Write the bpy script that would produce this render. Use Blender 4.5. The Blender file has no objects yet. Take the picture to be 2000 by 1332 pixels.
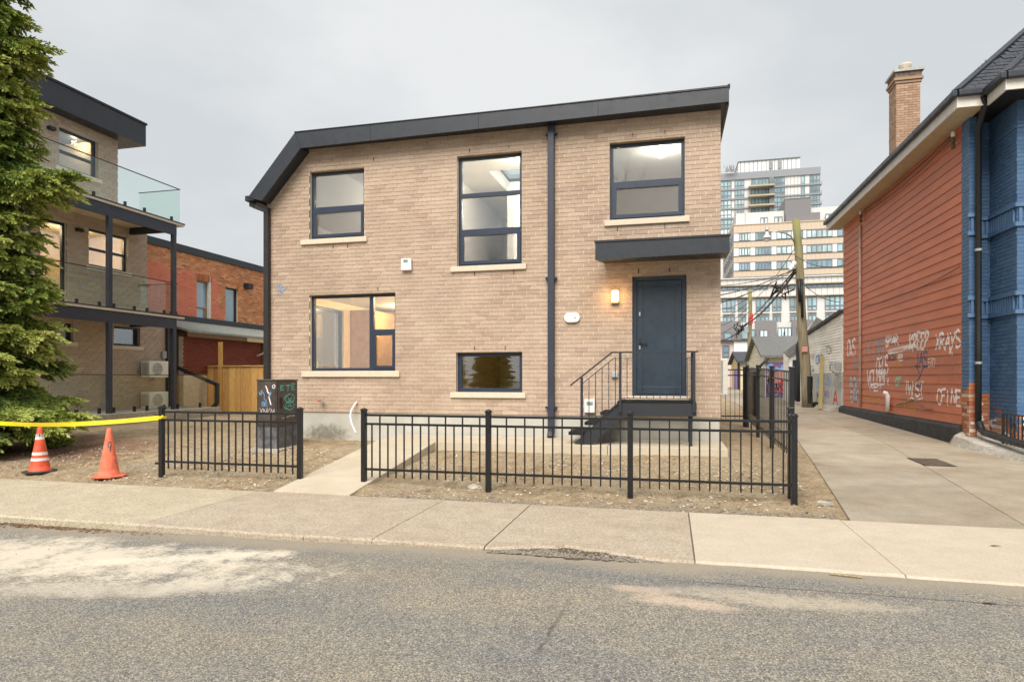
import bpy, math, random
import numpy as np
from mathutils import Vector, Matrix
random.seed(7)
SC = bpy.context.scene
COL = SC.collection
# ------------------------------------------------------------------ camera
FPX, HOR, CAMH = 1245.0, 737.0, 1.5           # focal length and horizon in photo pixels (2000 wide), eye height
TH = math.atan(310 / FPX)
SN, CS = math.sin(TH), math.cos(TH)
cd = bpy.data.cameras.new('camera'); cam = bpy.data.objects.new('camera', cd); COL.objects.link(cam)
cam.location = (0, 0, CAMH); cam.rotation_euler = (math.radians(90), 0, TH)
cd.sensor_width = 36; cd.lens = 36 * FPX / 2000; cd.shift_y = (HOR - 666) / 2000
cd.clip_start = 0.05; cd.clip_end = 4000
SC.camera = cam
# ------------------------------------------------------------------ sky: overcast deck over a clear-sky dome
SUN_DIR = Vector((-0.03, -0.66, 0.75)).normalized()
SUN_EL = math.asin(SUN_DIR.z); SUN_AZ = math.atan2(SUN_DIR.x, SUN_DIR.y)
w = bpy.data.worlds.new('World'); SC.world = w; w.use_nodes = True
nt = w.node_tree; nt.nodes.clear()
def wn(t, **k):
    n = nt.nodes.new(t)
    for a, b in k.items(): setattr(n, a, b)
    return n
sky = wn('ShaderNodeTexSky', sky_type='NISHITA', sun_disc=False)
sky.sun_elevation = SUN_EL; sky.sun_rotation = SUN_AZ
tc = wn('ShaderNodeTexCoord')
mp = wn('ShaderNodeMapping'); mp.inputs['Scale'].default_value = (1.5, 1.5, 3.4); mp.inputs['Location'].default_value = (3.1, 0.4, 1.2)
no = wn('ShaderNodeTexNoise'); no.inputs['Scale'].default_value = 1.25; no.inputs['Detail'].default_value = 6; no.inputs['Roughness'].default_value = 0.5
cr = wn('ShaderNodeValToRGB')
cr.color_ramp.elements[0].position = 0.40; cr.color_ramp.elements[0].color = (3.85, 4.03, 4.15, 1)
cr.color_ramp.elements[1].position = 0.63; cr.color_ramp.elements[1].color = (4.85, 4.92, 4.94, 1)
mx = wn('ShaderNodeMixRGB'); mx.inputs[0].default_value = 0.97
bg = wn('ShaderNodeBackground'); bg.inputs['Strength'].default_value = 0.05
wo = wn('ShaderNodeOutputWorld')
L = nt.links.new
L(tc.outputs['Generated'], mp.inputs['Vector']); L(mp.outputs['Vector'], no.inputs['Vector']); L(no.outputs['Fac'], cr.inputs[0])
L(sky.outputs[0], mx.inputs[1]); L(cr.outputs[0], mx.inputs[2]); L(mx.outputs[0], bg.inputs[0]); L(bg.outputs[0], wo.inputs[0])
# ------------------------------------------------------------------ sun behind thick cloud
sd = bpy.data.lights.new('sun', 'SUN'); sd.energy = 1.5; sd.angle = math.radians(44); sd.color = (1, 0.95, 0.88)
so = bpy.data.objects.new('sun', sd); COL.objects.link(so)
so.rotation_euler = SUN_DIR.to_track_quat('Z', 'Y').to_euler(); so.location = (0, -20, 40)
SC.view_settings.view_transform = 'Standard'; SC.view_settings.look = 'None'
SC.view_settings.exposure = 1.8; SC.view_settings.gamma = 1
# ------------------------------------------------------------------ pixel helpers: a ray meets a named plane
def FY(x, y, Y):
    t = (x - 1000) / FPX; Z = Y / (CS + t * SN); return Z * (-SN + t * CS), CAMH + (HOR - y) * Z / FPX
def FX(x, y, X):
    t = (x - 1000) / FPX; Z = X / (-SN + t * CS); return Z * (CS + t * SN), CAMH + (HOR - y) * Z / FPX
def FZ(x, y, z):
    Z = (CAMH - z) * FPX / (y - HOR); t = (x - 1000) / FPX; return Z * (-SN + t * CS), Z * (CS + t * SN)
def lerp(a, b, t): return a + (b - a) * t
def pl(v, pts):
    if v <= pts[0][0]: return pts[0][1]
    for (a, b), (c, d) in zip(pts, pts[1:]):
        if v <= c: return b + (d - b) * (v - a) / (c - a)
    return pts[-1][1]
def gz(Y): return pl(Y, [(7.4, 0), (10.4, .27), (14, .3), (24, .33)])            # yard
def lz(Y): return pl(Y, [(7.4, 0), (14.6, .18), (23, .33), (32, .42), (70, .5)])  # lane
def lane_left(Y): return pl(Y, [(7.4, 1.83), (14.3, 2.6), (60, 2.9)])
# ------------------------------------------------------------------ materials
def srgb(r, g, b):
    f = lambda v: (v / 255) / 12.92 if v < 10 else ((v / 255 + .055) / 1.055) ** 2.4
    return (f(r), f(g), f(b))
MATS = {}
class NT:
    def __init__(s, name):
        s.m = bpy.data.materials.new(name); s.m.use_nodes = True; s.t = s.m.node_tree
        s.b = s.t.nodes['Principled BSDF']; s.out = s.t.nodes['Material Output']
        MATS[name] = s.m
    def n(s, ty, **k):
        x = s.t.nodes.new(ty)
        for a, b in k.items():
            if hasattr(x, a) and not a[0].isupper(): setattr(x, a, b)
            else: x.inputs[a].default_value = b
        return x
    def l(s, a, b): s.t.links.new(a, b)
    def coord(s, kind='Object', scale=None, world=False):
        if world:
            o = s.n('ShaderNodeNewGeometry').outputs['Position']
        else: o = s.n('ShaderNodeTexCoord').outputs[kind]
        if scale:
            mpn = s.n('ShaderNodeMapping'); mpn.inputs['Scale'].default_value = scale; s.l(o, mpn.inputs[0]); o = mpn.outputs[0]
        return o
    def noise(s, co, scale, detail=4, rough=.55):
        x = s.n('ShaderNodeTexNoise'); s.l(co, x.inputs['Vector'])
        x.inputs['Scale'].default_value = scale; x.inputs['Detail'].default_value = detail; x.inputs['Roughness'].default_value = rough
        return x.outputs['Fac']
    def ramp(s, fac, *st):
        r = s.n('ShaderNodeValToRGB'); e = r.color_ramp.elements
        while len(e) < len(st): e.new(.5)
        for q, (p, c) in zip(e, st):
            q.position = p; q.color = (c[0], c[1], c[2], 1) if isinstance(c, (tuple, list)) else (c, c, c, 1)
        s.l(fac, r.inputs[0]); return r.outputs[0]
    def mix(s, a, b, fac, mode='MIX'):
        x = s.n('ShaderNodeMixRGB'); x.blend_type = mode
        for v, i in ((fac, 0), (a, 1), (b, 2)):
            if hasattr(v, 'is_output'): s.l(v, x.inputs[i])
            elif i == 0: x.inputs[0].default_value = v
            else: x.inputs[i].default_value = (v[0], v[1], v[2], 1)
        return x.outputs[0]
    def math(s, op, a, b=0.0):
        x = s.n('ShaderNodeMath', operation=op)
        for v, i in ((a, 0), (b, 1)):
            if hasattr(v, 'is_output'): s.l(v, x.inputs[i])
            else: x.inputs[i].default_value = v
        return x.outputs[0]
    def bump(s, h, strength=.3, dist=.01):
        b = s.n('ShaderNodeBump'); b.inputs['Strength'].default_value = strength; b.inputs['Distance'].default_value = dist
        s.l(h, b.inputs['Height']); s.l(b.outputs[0], s.b.inputs['Normal'])
    def col(s, c):
        if hasattr(c, 'is_output'): s.l(c, s.b.inputs['Base Color'])
        else: s.b.inputs['Base Color'].default_value = (c[0], c[1], c[2], 1)
def mul(c, k): return tuple(v * k for v in c)
def plain(name, c, rough=.6, metal=0, var=.18, scale=6, bump=0, bscale=80, spec=.5, world=True, stretch=None):
    m = NT(name); co = m.coord(world=world, scale=stretch)
    f = m.noise(co, scale, 5)
    m.col(m.ramp(f, (.3, mul(c, 1 - var)), (.7, mul(c, 1 + var))))
    m.b.inputs['Roughness'].default_value = rough; m.b.inputs['Metallic'].default_value = metal
    m.b.inputs['Specular IOR Level'].default_value = spec
    if bump: m.bump(m.noise(co, bscale, 3), bump)
    return m.m
def brickmat(name, tones, stain=None, rough=.85, fine=.12):
    m = NT(name)
    at = m.n('ShaderNodeAttribute', attribute_name='tone').outputs['Fac']
    rn = m.n('ShaderNodeObjectInfo').outputs['Random']
    f = m.math('FRACT', m.math('ADD', at, rn))
    n = len(tones)
    c = m.ramp(f, *[((i + .5) / n, t) for i, t in enumerate(tones)])
    co = m.coord(world=True)
    g = m.noise(co, 55, 4, .7)
    c = m.mix(c, m.ramp(g, (.3, 1 - fine * 2), (.7, 1 + fine)), 1, 'MULTIPLY')
    big = m.noise(co, .55, 3)
    c = m.mix(c, m.ramp(big, (.3, (.93, .92, .9)), (.7, (1.05, 1.05, 1.06))), 1, 'MULTIPLY')
    if stain: c = stain(m, c, co)
    m.col(c); m.b.inputs['Roughness'].default_value = rough; m.b.inputs['Specular IOR Level'].default_value = .25
    m.bump(g, .35, .004)
    return m.m
# tan facing brick
def tanwear(m, c, co):
    n = m.noise(m.coord(world=True, scale=(1, 1, .7)), .9, 6, .65)
    c = m.mix(c, m.ramp(n, (.35, (.88, .86, .84)), (.62, (1.04, 1.04, 1.04))), 1, 'MULTIPLY')
    bl = m.ramp(m.noise(co, 2.4, 5, .7), (.60, 0.0), (.78, .45))             # lime bloom left on the new brickwork
    c = m.mix(c, (.56, .50, .43), bl)
    dk = m.ramp(m.noise(m.coord(world=True, scale=(5, 1, .5)), 1.2, 5, .7), (.58, 0.0), (.75, .35))   # run-down rain marks
    return m.mix(c, (.30, .23, .17), dk)
brickmat('tan_brick', [(.475, .36, .268), (.505, .39, .293), (.46, .347, .265), (.53, .413, .312), (.49, .374, .282), (.43, .317, .243)], tanwear)
plain('tan_mortar', (.66, .58, .47), .95, var=.08, scale=20, bump=.2)
brickmat('neighbour_brick', [(.48, .385, .305), (.53, .43, .34), (.44, .35, .285), (.55, .455, .37), (.49, .405, .33)])
plain('neighbour_mortar', (.50, .44, .37), .95, var=.08, scale=20)
def redstain(m, c, co):
    sx = m.n('ShaderNodeSeparateXYZ'); m.l(co, sx.inputs[0])
    nz = m.noise(co, 1.3, 4)
    # faded red paint: a patch with its own ragged outline on the upper wall
    a = m.math('SUBTRACT', 21.6, sx.outputs[1]); b = m.math('SUBTRACT', 5.35, sx.outputs[2])
    e = m.math('ADD', m.math('MINIMUM', a, m.math('MULTIPLY', b, 1.6)), m.math('MULTIPLY', m.math('SUBTRACT', nz, .5), 2.6))
    k = m.ramp(e, (.0, 0.0), (.12, 1.0))
    return m.mix(c, (.74, .19, .13), m.math('MULTIPLY', k, .72))
brickmat('orange_brick', [(.60, .22, .085), (.70, .30, .125), (.50, .17, .08), (.66, .34, .17), (.38, .15, .085), (.74, .38, .19)], redstain)
plain('orange_mortar', (.66, .55, .43), .95, var=.12, scale=8)
brickmat('bare_orange_brick', [(.40, .13, .05), (.46, .19, .075), (.30, .09, .05), (.47, .30, .20), (.33, .10, .055), (.52, .44, .35)])
brickmat('chimney_brick', [(.40, .25, .16), (.46, .30, .20), (.36, .22, .15), (.48, .33, .235)])
plain('chimney_mortar', (.42, .34, .26), .95)
plain('chimney_soot', (.17, .13, .10), .95, var=.4, scale=9)
brickmat('dark_red_brick', [(.20, .035, .02), (.24, .045, .025), (.17, .03, .02)])
def bluewear(m, c, co):
    n = m.noise(co, 3.2, 5)
    return m.mix(c, (.15, .25, .38), m.ramp(n, (.55, 0.0), (.8, .35)))
brickmat('blue_brick', [(.068, .135, .245), (.075, .148, .27), (.064, .128, .232), (.082, .16, .285)], bluewear, rough=.5)
plain('blue_paint', (.072, .145, .265), .55, var=.12, scale=7)
plain('blue_mortar', (.05, .10, .185), .7, var=.1)
# metals and paints
def metal(name, c, rough=.42, var=.12):
    m = NT(name); co = m.coord(world=True)
    f = m.noise(co, 2.2, 5)
    m.col(m.ramp(f, (.3, mul(c, 1 - var)), (.7, mul(c, 1 + var))))
    m.l(m.ramp(m.noise(co, 9, 4), (.3, rough - .07), (.7, rough + .1)), m.b.inputs['Roughness'])
    m.b.inputs['Metallic'].default_value = 0.0; m.b.inputs['Specular IOR Level'].default_value = .5
    return m.m
metal('dark_metal', (.017, .021, .029)); metal('frame_blue', (.020, .031, .055), .38); metal('door_paint', (.018, .033, .052), .42)
metal('fence_black', (.0085, .0088, .0098), .35); metal('stair_metal', (.022, .024, .030), .45); metal('steel_paint', (.027, .032, .050), .45)
metal('black_plastic', (.012, .012, .013), .5); metal('tar_black', (.018, .018, .019), .62, .35)
metal('downpipe_brown', (.022, .019, .019), .4)
plain('galvanised', (.42, .43, .43), .4, metal=.7); plain('white_plastic', (.74, .73, .70), .4, var=.04); plain('grey_plastic', (.36, .38, .39), .5, var=.06)
plain('ac_white', (.80, .78, .71), .45, var=.05); plain('ac_grille', (.30, .30, .29), .5); plain('green_display', (.18, .25, .20), .3)
plain('sill_stone', (.62, .52, .40), .85, var=.07, scale=12, bump=.15); plain('sill_light', (.66, .60, .50), .85, var=.06)
def concrete(name, c, var=.1, stain=(.75, .70, .62), sc=1.3, stain_amt=.8, speck=.2, bump=.35):
    m = NT(name); co = m.coord(world=True)
    b = m.ramp(m.noise(co, sc * 3, 6, .62), (.3, mul(c, 1 - var)), (.7, mul(c, 1 + var)))
    b = m.mix(b, m.ramp(m.noise(co, 38, 5, .75), (.3, 1 - var * 1.3), (.7, 1 + var)), 1, 'MULTIPLY')
    st = m.ramp(m.noise(co, sc * .55, 6, .62), (.42, 0.0), (.72, stain_amt))
    b = m.mix(b, m.mix(b, stain, 1, 'MULTIPLY'), st)
    v = m.n('ShaderNodeTexVoronoi'); v.inputs['Scale'].default_value = 95; m.l(co, v.inputs['Vector'])
    sp = m.n('ShaderNodeSeparateColor'); m.l(v.outputs['Color'], sp.inputs[0])
    b = m.mix(b, m.ramp(sp.outputs[0], (.0, 1 - speck * 1.6), (.5, 1.0), (1, 1 + speck)), 1, 'MULTIPLY')
    m.col(b); m.b.inputs['Roughness'].default_value = .88; m.b.inputs['Specular IOR Level'].default_value = .25
    m.bump(m.noise(co, 60, 5, .7), bump, .006)
    return m.m
concrete('sidewalk_yellow', (.45, .39, .285), stain=(.85, .82, .76)); concrete('sidewalk_pink', (.405, .34, .26), stain=(.86, .8, .74)); concrete('sidewalk_new', (.485, .415, .325), var=.06, stain=(.93, .9, .84), speck=.06)
concrete('lane_concrete', (.37, .315, .24), var=.12, stain=(.62, .53, .43), sc=.9, speck=.05); concrete('lane_concrete_dark', (.33, .285, .22), var=.12, stain=(.62, .53, .43), sc=.9, speck=.05)
concrete('path_concrete', (.50, .435, .335), var=.06, stain=(.86, .82, .74), speck=.04)
def damp(m): pass
def foundation():
    m = NT('foundation_concrete'); co = m.coord(world=True)
    c = m.ramp(m.noise(co, 2.2, 6, .6), (.3, (.40, .385, .335)), (.7, (.52, .50, .445)))
    # the algae stain left of the path, with its own outline
    sx = m.n('ShaderNodeSeparateXYZ'); m.l(co, sx.inputs[0])
    d = m.math('ADD', m.math('POWER', m.math('DIVIDE', m.math('ADD', sx.outputs[0], 6.75), .55), 2),
               m.math('POWER', m.math('DIVIDE', m.math('SUBTRACT', sx.outputs[2], .36), .22), 2))
    e = m.math('ADD', d, m.math('MULTIPLY', m.math('SUBTRACT', m.noise(co, 11, 7, .8), .5), 3.4))
    c = m.mix(c, (.15, .13, .085), m.ramp(e, (.1, .75), (1.1, 0.0)))
    m.col(c); m.b.inputs['Roughness'].default_value = .9; m.bump(m.noise(co, 30, 4), .2)
foundation()
concrete('rough_concrete', (.42, .39, .335), var=.2, stain=(.7, .66, .58), sc=3, bump=.6); concrete('grey_concrete', (.52, .50, .46), var=.12, stain=(.7, .68, .62), sc=1.2)
def asphalt():
    m = NT('asphalt'); co = m.coord(world=True)
    sx = m.n('ShaderNodeSeparateXYZ'); m.l(co, sx.inputs[0]); X, Y = sx.outputs[0], sx.outputs[1]
    v = m.n('ShaderNodeTexVoronoi'); v.inputs['Scale'].default_value = 135; m.l(co, v.inputs['Vector'])
    s = m.n('ShaderNodeSeparateColor'); m.l(v.outputs['Color'], s.inputs[0])
    c = m.ramp(s.outputs[0], (.0, (.09, .092, .093)), (.30, (.165, .16, .148)), (.62, (.245, .228, .195)), (.86, (.34, .31, .26)), (1, (.46, .42, .355)))
    fine = m.noise(co, 210, 2, .7)
    c = m.mix(c, m.ramp(fine, (.3, .62), (.7, 1.35)), 1, 'MULTIPLY')
    c = m.mix(c, m.ramp(m.noise(co, .9, 5, .6), (.32, (.86, .88, .92)), (.7, (1.10, 1.06, .99))), 1, 'MULTIPLY')
    drift = m.noise(m.coord(world=True, scale=(.28, 1, 1)), .85, 6, .65)
    c = m.mix(c, m.ramp(drift, (.34, (.80, .84, .90)), (.5, (1.0, .98, .95)), (.68, (1.18, 1.09, .93))), 1, 'MULTIPLY')
    c = m.mix(c, (.13, .12, .105), m.ramp(m.noise(co, 3.1, 5, .7), (.63, 0.0), (.76, .4)))
    wob = m.noise(co, 1.1, 6, .65); wob2 = m.noise(co, 5, 5, .7); wob3 = m.noise(m.coord(world=True, scale=(1, 2.2, 1)), 24, 4, .75)
    def patch(cx, cy, rx, ry, rot, col, amt, lo=.05, hi=1.35, rag=2.0):
        nonlocal c
        ca, sa = math.cos(rot), math.sin(rot)
        dx = m.math('SUBTRACT', X, cx); dy = m.math('SUBTRACT', Y, cy)
        a = m.math('ADD', m.math('MULTIPLY', dx, ca / rx), m.math('MULTIPLY', dy, sa / rx))
        b = m.math('ADD', m.math('MULTIPLY', dx, -sa / ry), m.math('MULTIPLY', dy, ca / ry))
        d = m.math('ADD', m.math('MULTIPLY', a, a), m.math('MULTIPLY', b, b))
        d = m.math('ADD', d, m.math('MULTIPLY', m.math('SUBTRACT', wob, .5), rag))
        d = m.math('ADD', d, m.math('MULTIPLY', m.math('SUBTRACT', wob2, .5), rag * 1.1))
        d = m.math('ADD', d, m.math('MULTIPLY', m.math('SUBTRACT', wob3, .5), rag * .9))
        c = m.mix(c, col, m.ramp(d, (lo, amt), (hi, 0.0)))
    # pale sand tracked over the road on the left, dusty fines along the kerb, brick dust on the right
    p = FZ(130, 1085, -.05); patch(p[0], p[1], 2.6, .62, .02, (.62, .55, .44), .85, rag=2.6)
    p = FZ(330, 1090, -.05); patch(p[0], p[1], 1.2, .16, .42, (.64, .57, .46), .85, rag=1.8)
    p = FZ(240, 1145, -.05); patch(p[0], p[1], 1.3, .22, .25, (.54, .48, .39), .6, rag=2.2)
    p = FZ(1330, 1185, -.05); patch(p[0], p[1], .42, .13, -.15, (.60, .46, .35), .62, rag=2.0)
    p = FZ(1255, 1160, -.05); patch(p[0], p[1], .30, .09, -.1, (.56, .43, .33), .5, rag=2.2)
    p = FZ(1560, 1185, -.05); patch(p[0], p[1], .75, .17, .05, (.50, .43, .33), .6, rag=2.0)
    p = FZ(1420, 1165, -.05); patch(p[0], p[1], .5, .12, .05, (.46, .40, .31), .5, rag=2.0)
    g = m.math('ADD', m.math('MULTIPLY', m.math('SUBTRACT', 5.42, Y), 2.6), m.math('MULTIPLY', m.math('SUBTRACT', wob, .5), 1.6))
    c = m.mix(c, (.30, .255, .19), m.ramp(g, (.35, .75), (1.0, 0.0)))
    # tar seam along the gutter and a wandering crack towards the viewer
    sl = m.math('ABSOLUTE', m.math('SUBTRACT', m.math('ADD', Y, m.math('MULTIPLY', m.math('SUBTRACT', wob2, .5), .05)), 4.93))
    gate = m.ramp(m.math('ADD', X, m.math('MULTIPLY', wob, .4)), (.1, 0.0), (.5, .75))
    c = m.mix(c, (.07, .07, .072), m.math('MULTIPLY', m.ramp(sl, (.006, 1.0), (.016, 0.0)), gate))
    p = FZ(1105, 1190, -.05); q = FZ(1030, 1320, -.05)
    kx = (p[0] - q[0]) / (p[1] - q[1])
    ln = m.math('SUBTRACT', X, m.math('ADD', q[0], m.math('MULTIPLY', m.math('SUBTRACT', Y, q[1]), kx)))
    ln = m.math('ABSOLUTE', m.math('ADD', ln, m.math('MULTIPLY', m.math('SUBTRACT', wob2, .5), .10)))
    gt = m.ramp(m.math('SUBTRACT', 4.55, Y), (.0, 0.0), (.35, .7))
    c = m.mix(c, (.055, .05, .045), m.math('MULTIPLY', m.ramp(ln, (.004, 1.0), (.02, 0.0)), m.math('MULTIPLY', gt, m.ramp(wob2, (.4, .15), (.6, 1.0)))))
    m.col(c); m.b.inputs['Roughness'].default_value = .9; m.b.inputs['Specular IOR Level'].default_value = .3
    m.bump(m.math('ADD', v.outputs['Distance'], m.math('MULTIPLY', fine, .5)), .55, .006)
asphalt()
def dirt():
    m = NT('dirt'); co = m.coord(world=True)
    c = m.ramp(m.noise(co, 5, 7, .68), (.28, (.225, .16, .095)), (.5, (.385, .29, .18)), (.72, (.49, .385, .25)))
    c = m.mix(c, (.43, .37, .27), m.ramp(m.noise(co, .8, 4), (.45, 0.0), (.7, .5)))
    v = m.n('ShaderNodeTexVoronoi'); v.inputs['Scale'].default_value = 60; m.l(co, v.inputs['Vector'])
    s = m.n('ShaderNodeSeparateColor'); m.l(v.outputs['Color'], s.inputs[0])
    c = m.mix(c, m.ramp(s.outputs[0], (0, .7), (.5, 1.0), (1, 1.25)), 1, 'MULTIPLY')
    # needle litter under the spruce, browner with a loose edge
    sx = m.n('ShaderNodeSeparateXYZ'); m.l(co, sx.inputs[0])
    dx = m.math('DIVIDE', m.math('ADD', sx.outputs[0], 12.2), 3.6); dy = m.math('DIVIDE', m.math('SUBTRACT', sx.outputs[1], 9.6), 1.7)
    d = m.math('ADD', m.math('ADD', m.math('MULTIPLY', dx, dx), m.math('MULTIPLY', dy, dy)), m.math('MULTIPLY', m.math('SUBTRACT', m.noise(co, 2.5, 6, .7), .5), 1.6))
    c = m.mix(c, m.ramp(m.noise(co, 22, 5, .7), (.3, (.15, .085, .055)), (.7, (.30, .19, .125))), m.ramp(d, (.4, .9), (1.25, 0.0)))
    m.col(c); m.b.inputs['Roughness'].default_value = .95; m.b.inputs['Specular IOR Level'].default_value = .15
    m.bump(m.noise(co, 14, 8, .78), 1.0, .05)
dirt()
plain('far_ground', (.20, .19, .15), .95, var=.3, scale=.2)
plain('stone_light', (.52, .46, .37), .9, var=.25, scale=30); plain('stone_dark', (.24, .21, .17), .9, var=.3, scale=30)
plain('leaf_brown', (.15, .085, .042), .85, var=.6, scale=24); plain('green_wrapper', (.02, .35, .16), .4); plain('yellow_leaf', (.55, .55, .05), .6)
def wood(name, c, stretch, var=.2):
    m = NT(name); co = m.coord('Object', scale=stretch); rn = m.n('ShaderNodeObjectInfo').outputs['Random']
    mpn = m.n('ShaderNodeVectorMath', operation='ADD'); m.l(co, mpn.inputs[0])
    cb = m.n('ShaderNodeCombineXYZ'); m.l(m.math('MULTIPLY', rn, 50), cb.inputs[0]); m.l(cb.outputs[0], mpn.inputs[1])
    g = m.noise(mpn.outputs[0], 6, 6, .6)
    b = m.ramp(g, (.3, mul(c, 1 - var * 1.3)), (.7, mul(c, 1 + var)))
    b = m.mix(b, m.ramp(rn, (0, (.68, .60, .52)), (1, (1.22, 1.2, 1.15))), 1, 'MULTIPLY')
    m.col(b); m.b.inputs['Roughness'].default_value = .8; m.bump(g, .2, .004)
wood('cedar', (.68, .41, .14), (8, 8, .7)); wood('old_wood', (.30, .24, .13), (9, 9, .5), .3); wood('cedar_trim', (.66, .46, .21), (.7, 8, 8))
wood('plank_wood', (.30, .24, .11), (8, 8, .7)); wood('fascia_wood', (.46, .37, .25), (8, .7, 8))
def siding(name, c, worn):
    m = NT(name); co = m.coord(world=True); rn = m.n('ShaderNodeObjectInfo').outputs['Random']
    b = m.ramp(m.noise(m.coord(world=True, scale=(1, .5, 2)), 2.2, 6, .6), (.3, mul(c, .86)), (.7, mul(c, 1.12)))
    b = m.mix(b, worn, m.ramp(m.noise(m.coord(world=True, scale=(1, .25, 3)), 3, 6, .7), (.55, 0.0), (.78, .55)))
    b = m.mix(b, m.ramp(rn, (0, .93), (1, 1.07)), 1, 'MULTIPLY')
    m.col(b); m.b.inputs['Roughness'].default_value = .55; m.b.inputs['Specular IOR Level'].default_value = .35
    m.bump(m.noise(m.coord(world=True, scale=(1, .2, 6)), 30, 4), .12, .003)
siding('red_siding', (.50, .155, .070), (.53, .23, .145)); siding('white_siding', (.80, .77, .70), (.66, .63, .58)); siding('cream_siding', (.62, .56, .40), (.55, .5, .38)); siding('purple_siding', (.16, .10, .22), (.2, .16, .28))
plain('fascia_white', (.66, .63, .57), .6, var=.07); plain('soffit_tan', (.48, .40, .27), .75, var=.1); plain('slate', (.036, .041, .050), .7, var=.4, scale=14); plain('grey_shingle', (.14, .14, .135), .9, var=.25, scale=9, bump=.3)
plain('shingle_dark', (.05, .055, .065), .8, var=.3, scale=10); plain('copper_patina', (.25, .27, .24), .7, var=.2)
plain('interior_white', (.80, .78, .74), .8, var=.02); plain('interior_cream', (.72, .57, .36), .8, var=.04); plain('interior_wood', (.40, .24, .10), .6, var=.15); plain('interior_dark', (.06, .055, .05), .8); plain('floor_wood', (.36, .24, .13), .6)
plain('interior_stone', (.24, .19, .14), .5, var=.35, scale=6); plain('curtain', (.42, .43, .44), .9)
def glass(name, tint, refl, rough=.0, min_r=.12):
    m = NT(name); t = m.t; t.nodes.remove(m.b)
    tr = m.n('ShaderNodeBsdfTransparent'); tr.inputs[0].default_value = (*tint, 1)
    gl = m.n('ShaderNodeBsdfGlossy'); gl.inputs[0].default_value = (.93, .97, 1, 1); gl.inputs['Roughness'].default_value = rough
    lw = m.n('ShaderNodeLayerWeight'); lw.inputs[0].default_value = .5     # Schlick-like: the same from both sides of a thin pane
    f = m.math('ADD', m.math('MULTIPLY', m.math('POWER', lw.outputs['Facing'], 4), refl), min_r)
    f = m.math('MINIMUM', f, .9)
    co = m.coord(world=True); b = m.n('ShaderNodeBump'); b.inputs['Strength'].default_value = .02; b.inputs['Distance'].default_value = .02
    m.l(m.noise(co, 1.6, 2), b.inputs['Height']); m.l(b.outputs[0], gl.inputs['Normal'])
    mxs = m.n('ShaderNodeMixShader'); m.l(f, mxs.inputs[0]); m.l(tr.outputs[0], mxs.inputs[1]); m.l(gl.outputs[0], mxs.inputs[2])
    m.l(mxs.outputs[0], m.out.inputs[0])
glass('window_glass', (.90, .92, .91), .6, min_r=.165); glass('rail_glass', (.93, .975, .955), .5, min_r=.03); glass('screen_glass', (.74, .75, .76), .5, .10, .10)
def farglass(name, c):
    m = NT(name); co = m.coord(world=True); rn = m.n('ShaderNodeObjectInfo').outputs['Random']
    b = m.mix(c, mul(c, 1.6), rn); b = m.mix(b, m.ramp(m.noise(m.coord(world=True, scale=(1, 1, .4)), .35, 3), (.35, .6), (.65, 1.35)), 1, 'MULTIPLY')
    m.col(b); m.b.inputs['Roughness'].default_value = .08; m.b.inputs['Specular IOR Level'].default_value = 1.0; m.b.inputs['Coat Weight'].default_value = .6
    m.b.inputs['Coat Roughness'].default_value = .05
farglass('far_glass', (.22, .32, .35)); farglass('far_glass_blue', (.17, .25, .31)); farglass('far_glass_pale', (.40, .50, .51))
def emit(name, c, st):
    m = NT(name); m.b.inputs['Base Color'].default_value = (.8, .75, .65, 1); m.b.inputs['Emission Color'].default_value = (*c, 1); m.b.inputs['Emission Strength'].default_value = st
emit('lamp_glow', (1, .52, .16), 1.6); emit('downlight_glow', (1, .82, .55), 6)
plain('cone_orange', (.66, .085, .03), .6, var=.3, scale=11); plain('cone_faded', (.72, .16, .085), .7, var=.25, scale=11); plain('cone_white', (.66, .62, .58), .6, var=.15, scale=25); plain('rubber', (.03, .032, .035), .8)
plain('tape_yellow', (.80, .62, .02), .35, var=.06); plain('cabinet_brown', (.055, .043, .037), .55, var=.35, scale=9); plain('cabinet_base', (.10, .10, .105), .8, var=.5, scale=9)
plain('graffiti_white', (.76, .70, .68), .7, var=.15, scale=15); plain('graffiti_grey', (.30, .28, .29), .7, var=.2, scale=15); plain('graffiti_faint', (.46, .22, .16), .8, var=.2); plain('graffiti_blue', (.03, .085, .17), .6); plain('graffiti_teal', (.06, .42, .36), .6); plain('graffiti_sky', (.16, .34, .58), .6)
plain('graffiti_black', (.03, .03, .035), .6); plain('graffiti_red', (.62, .03, .02), .6); plain('graffiti_pink', (.62, .28, .24), .6); plain('graffiti_yellow', (.52, .30, .03), .7); plain('graffiti_green', (.28, .40, .26), .6); plain('graffiti_purple', (.33, .22, .55), .7); plain('graffiti_lightblue', (.30, .46, .55), .7)
plain('tan_cladding', (.56, .45, .34), .8, var=.04, scale=.2); plain('pale_cladding', (.60, .585, .56), .7, var=.04, scale=.2); plain('white_cladding', (.72, .71, .69), .6, var=.03); plain('grey_cladding', (.24, .25, .27), .6, var=.05); plain('mauve_cladding', (.20, .19, .195), .8, var=.06); plain('brown_trim', (.30, .21, .12), .8); plain('pink_stucco', (.58, .46, .42), .9, var=.05); plain('dark_frame', (.15, .17, .185), .6); plain('slab_tan', (.42, .35, .25), .8); plain('yellow_stucco', (.66, .47, .24), .9, var=.1)
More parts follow.
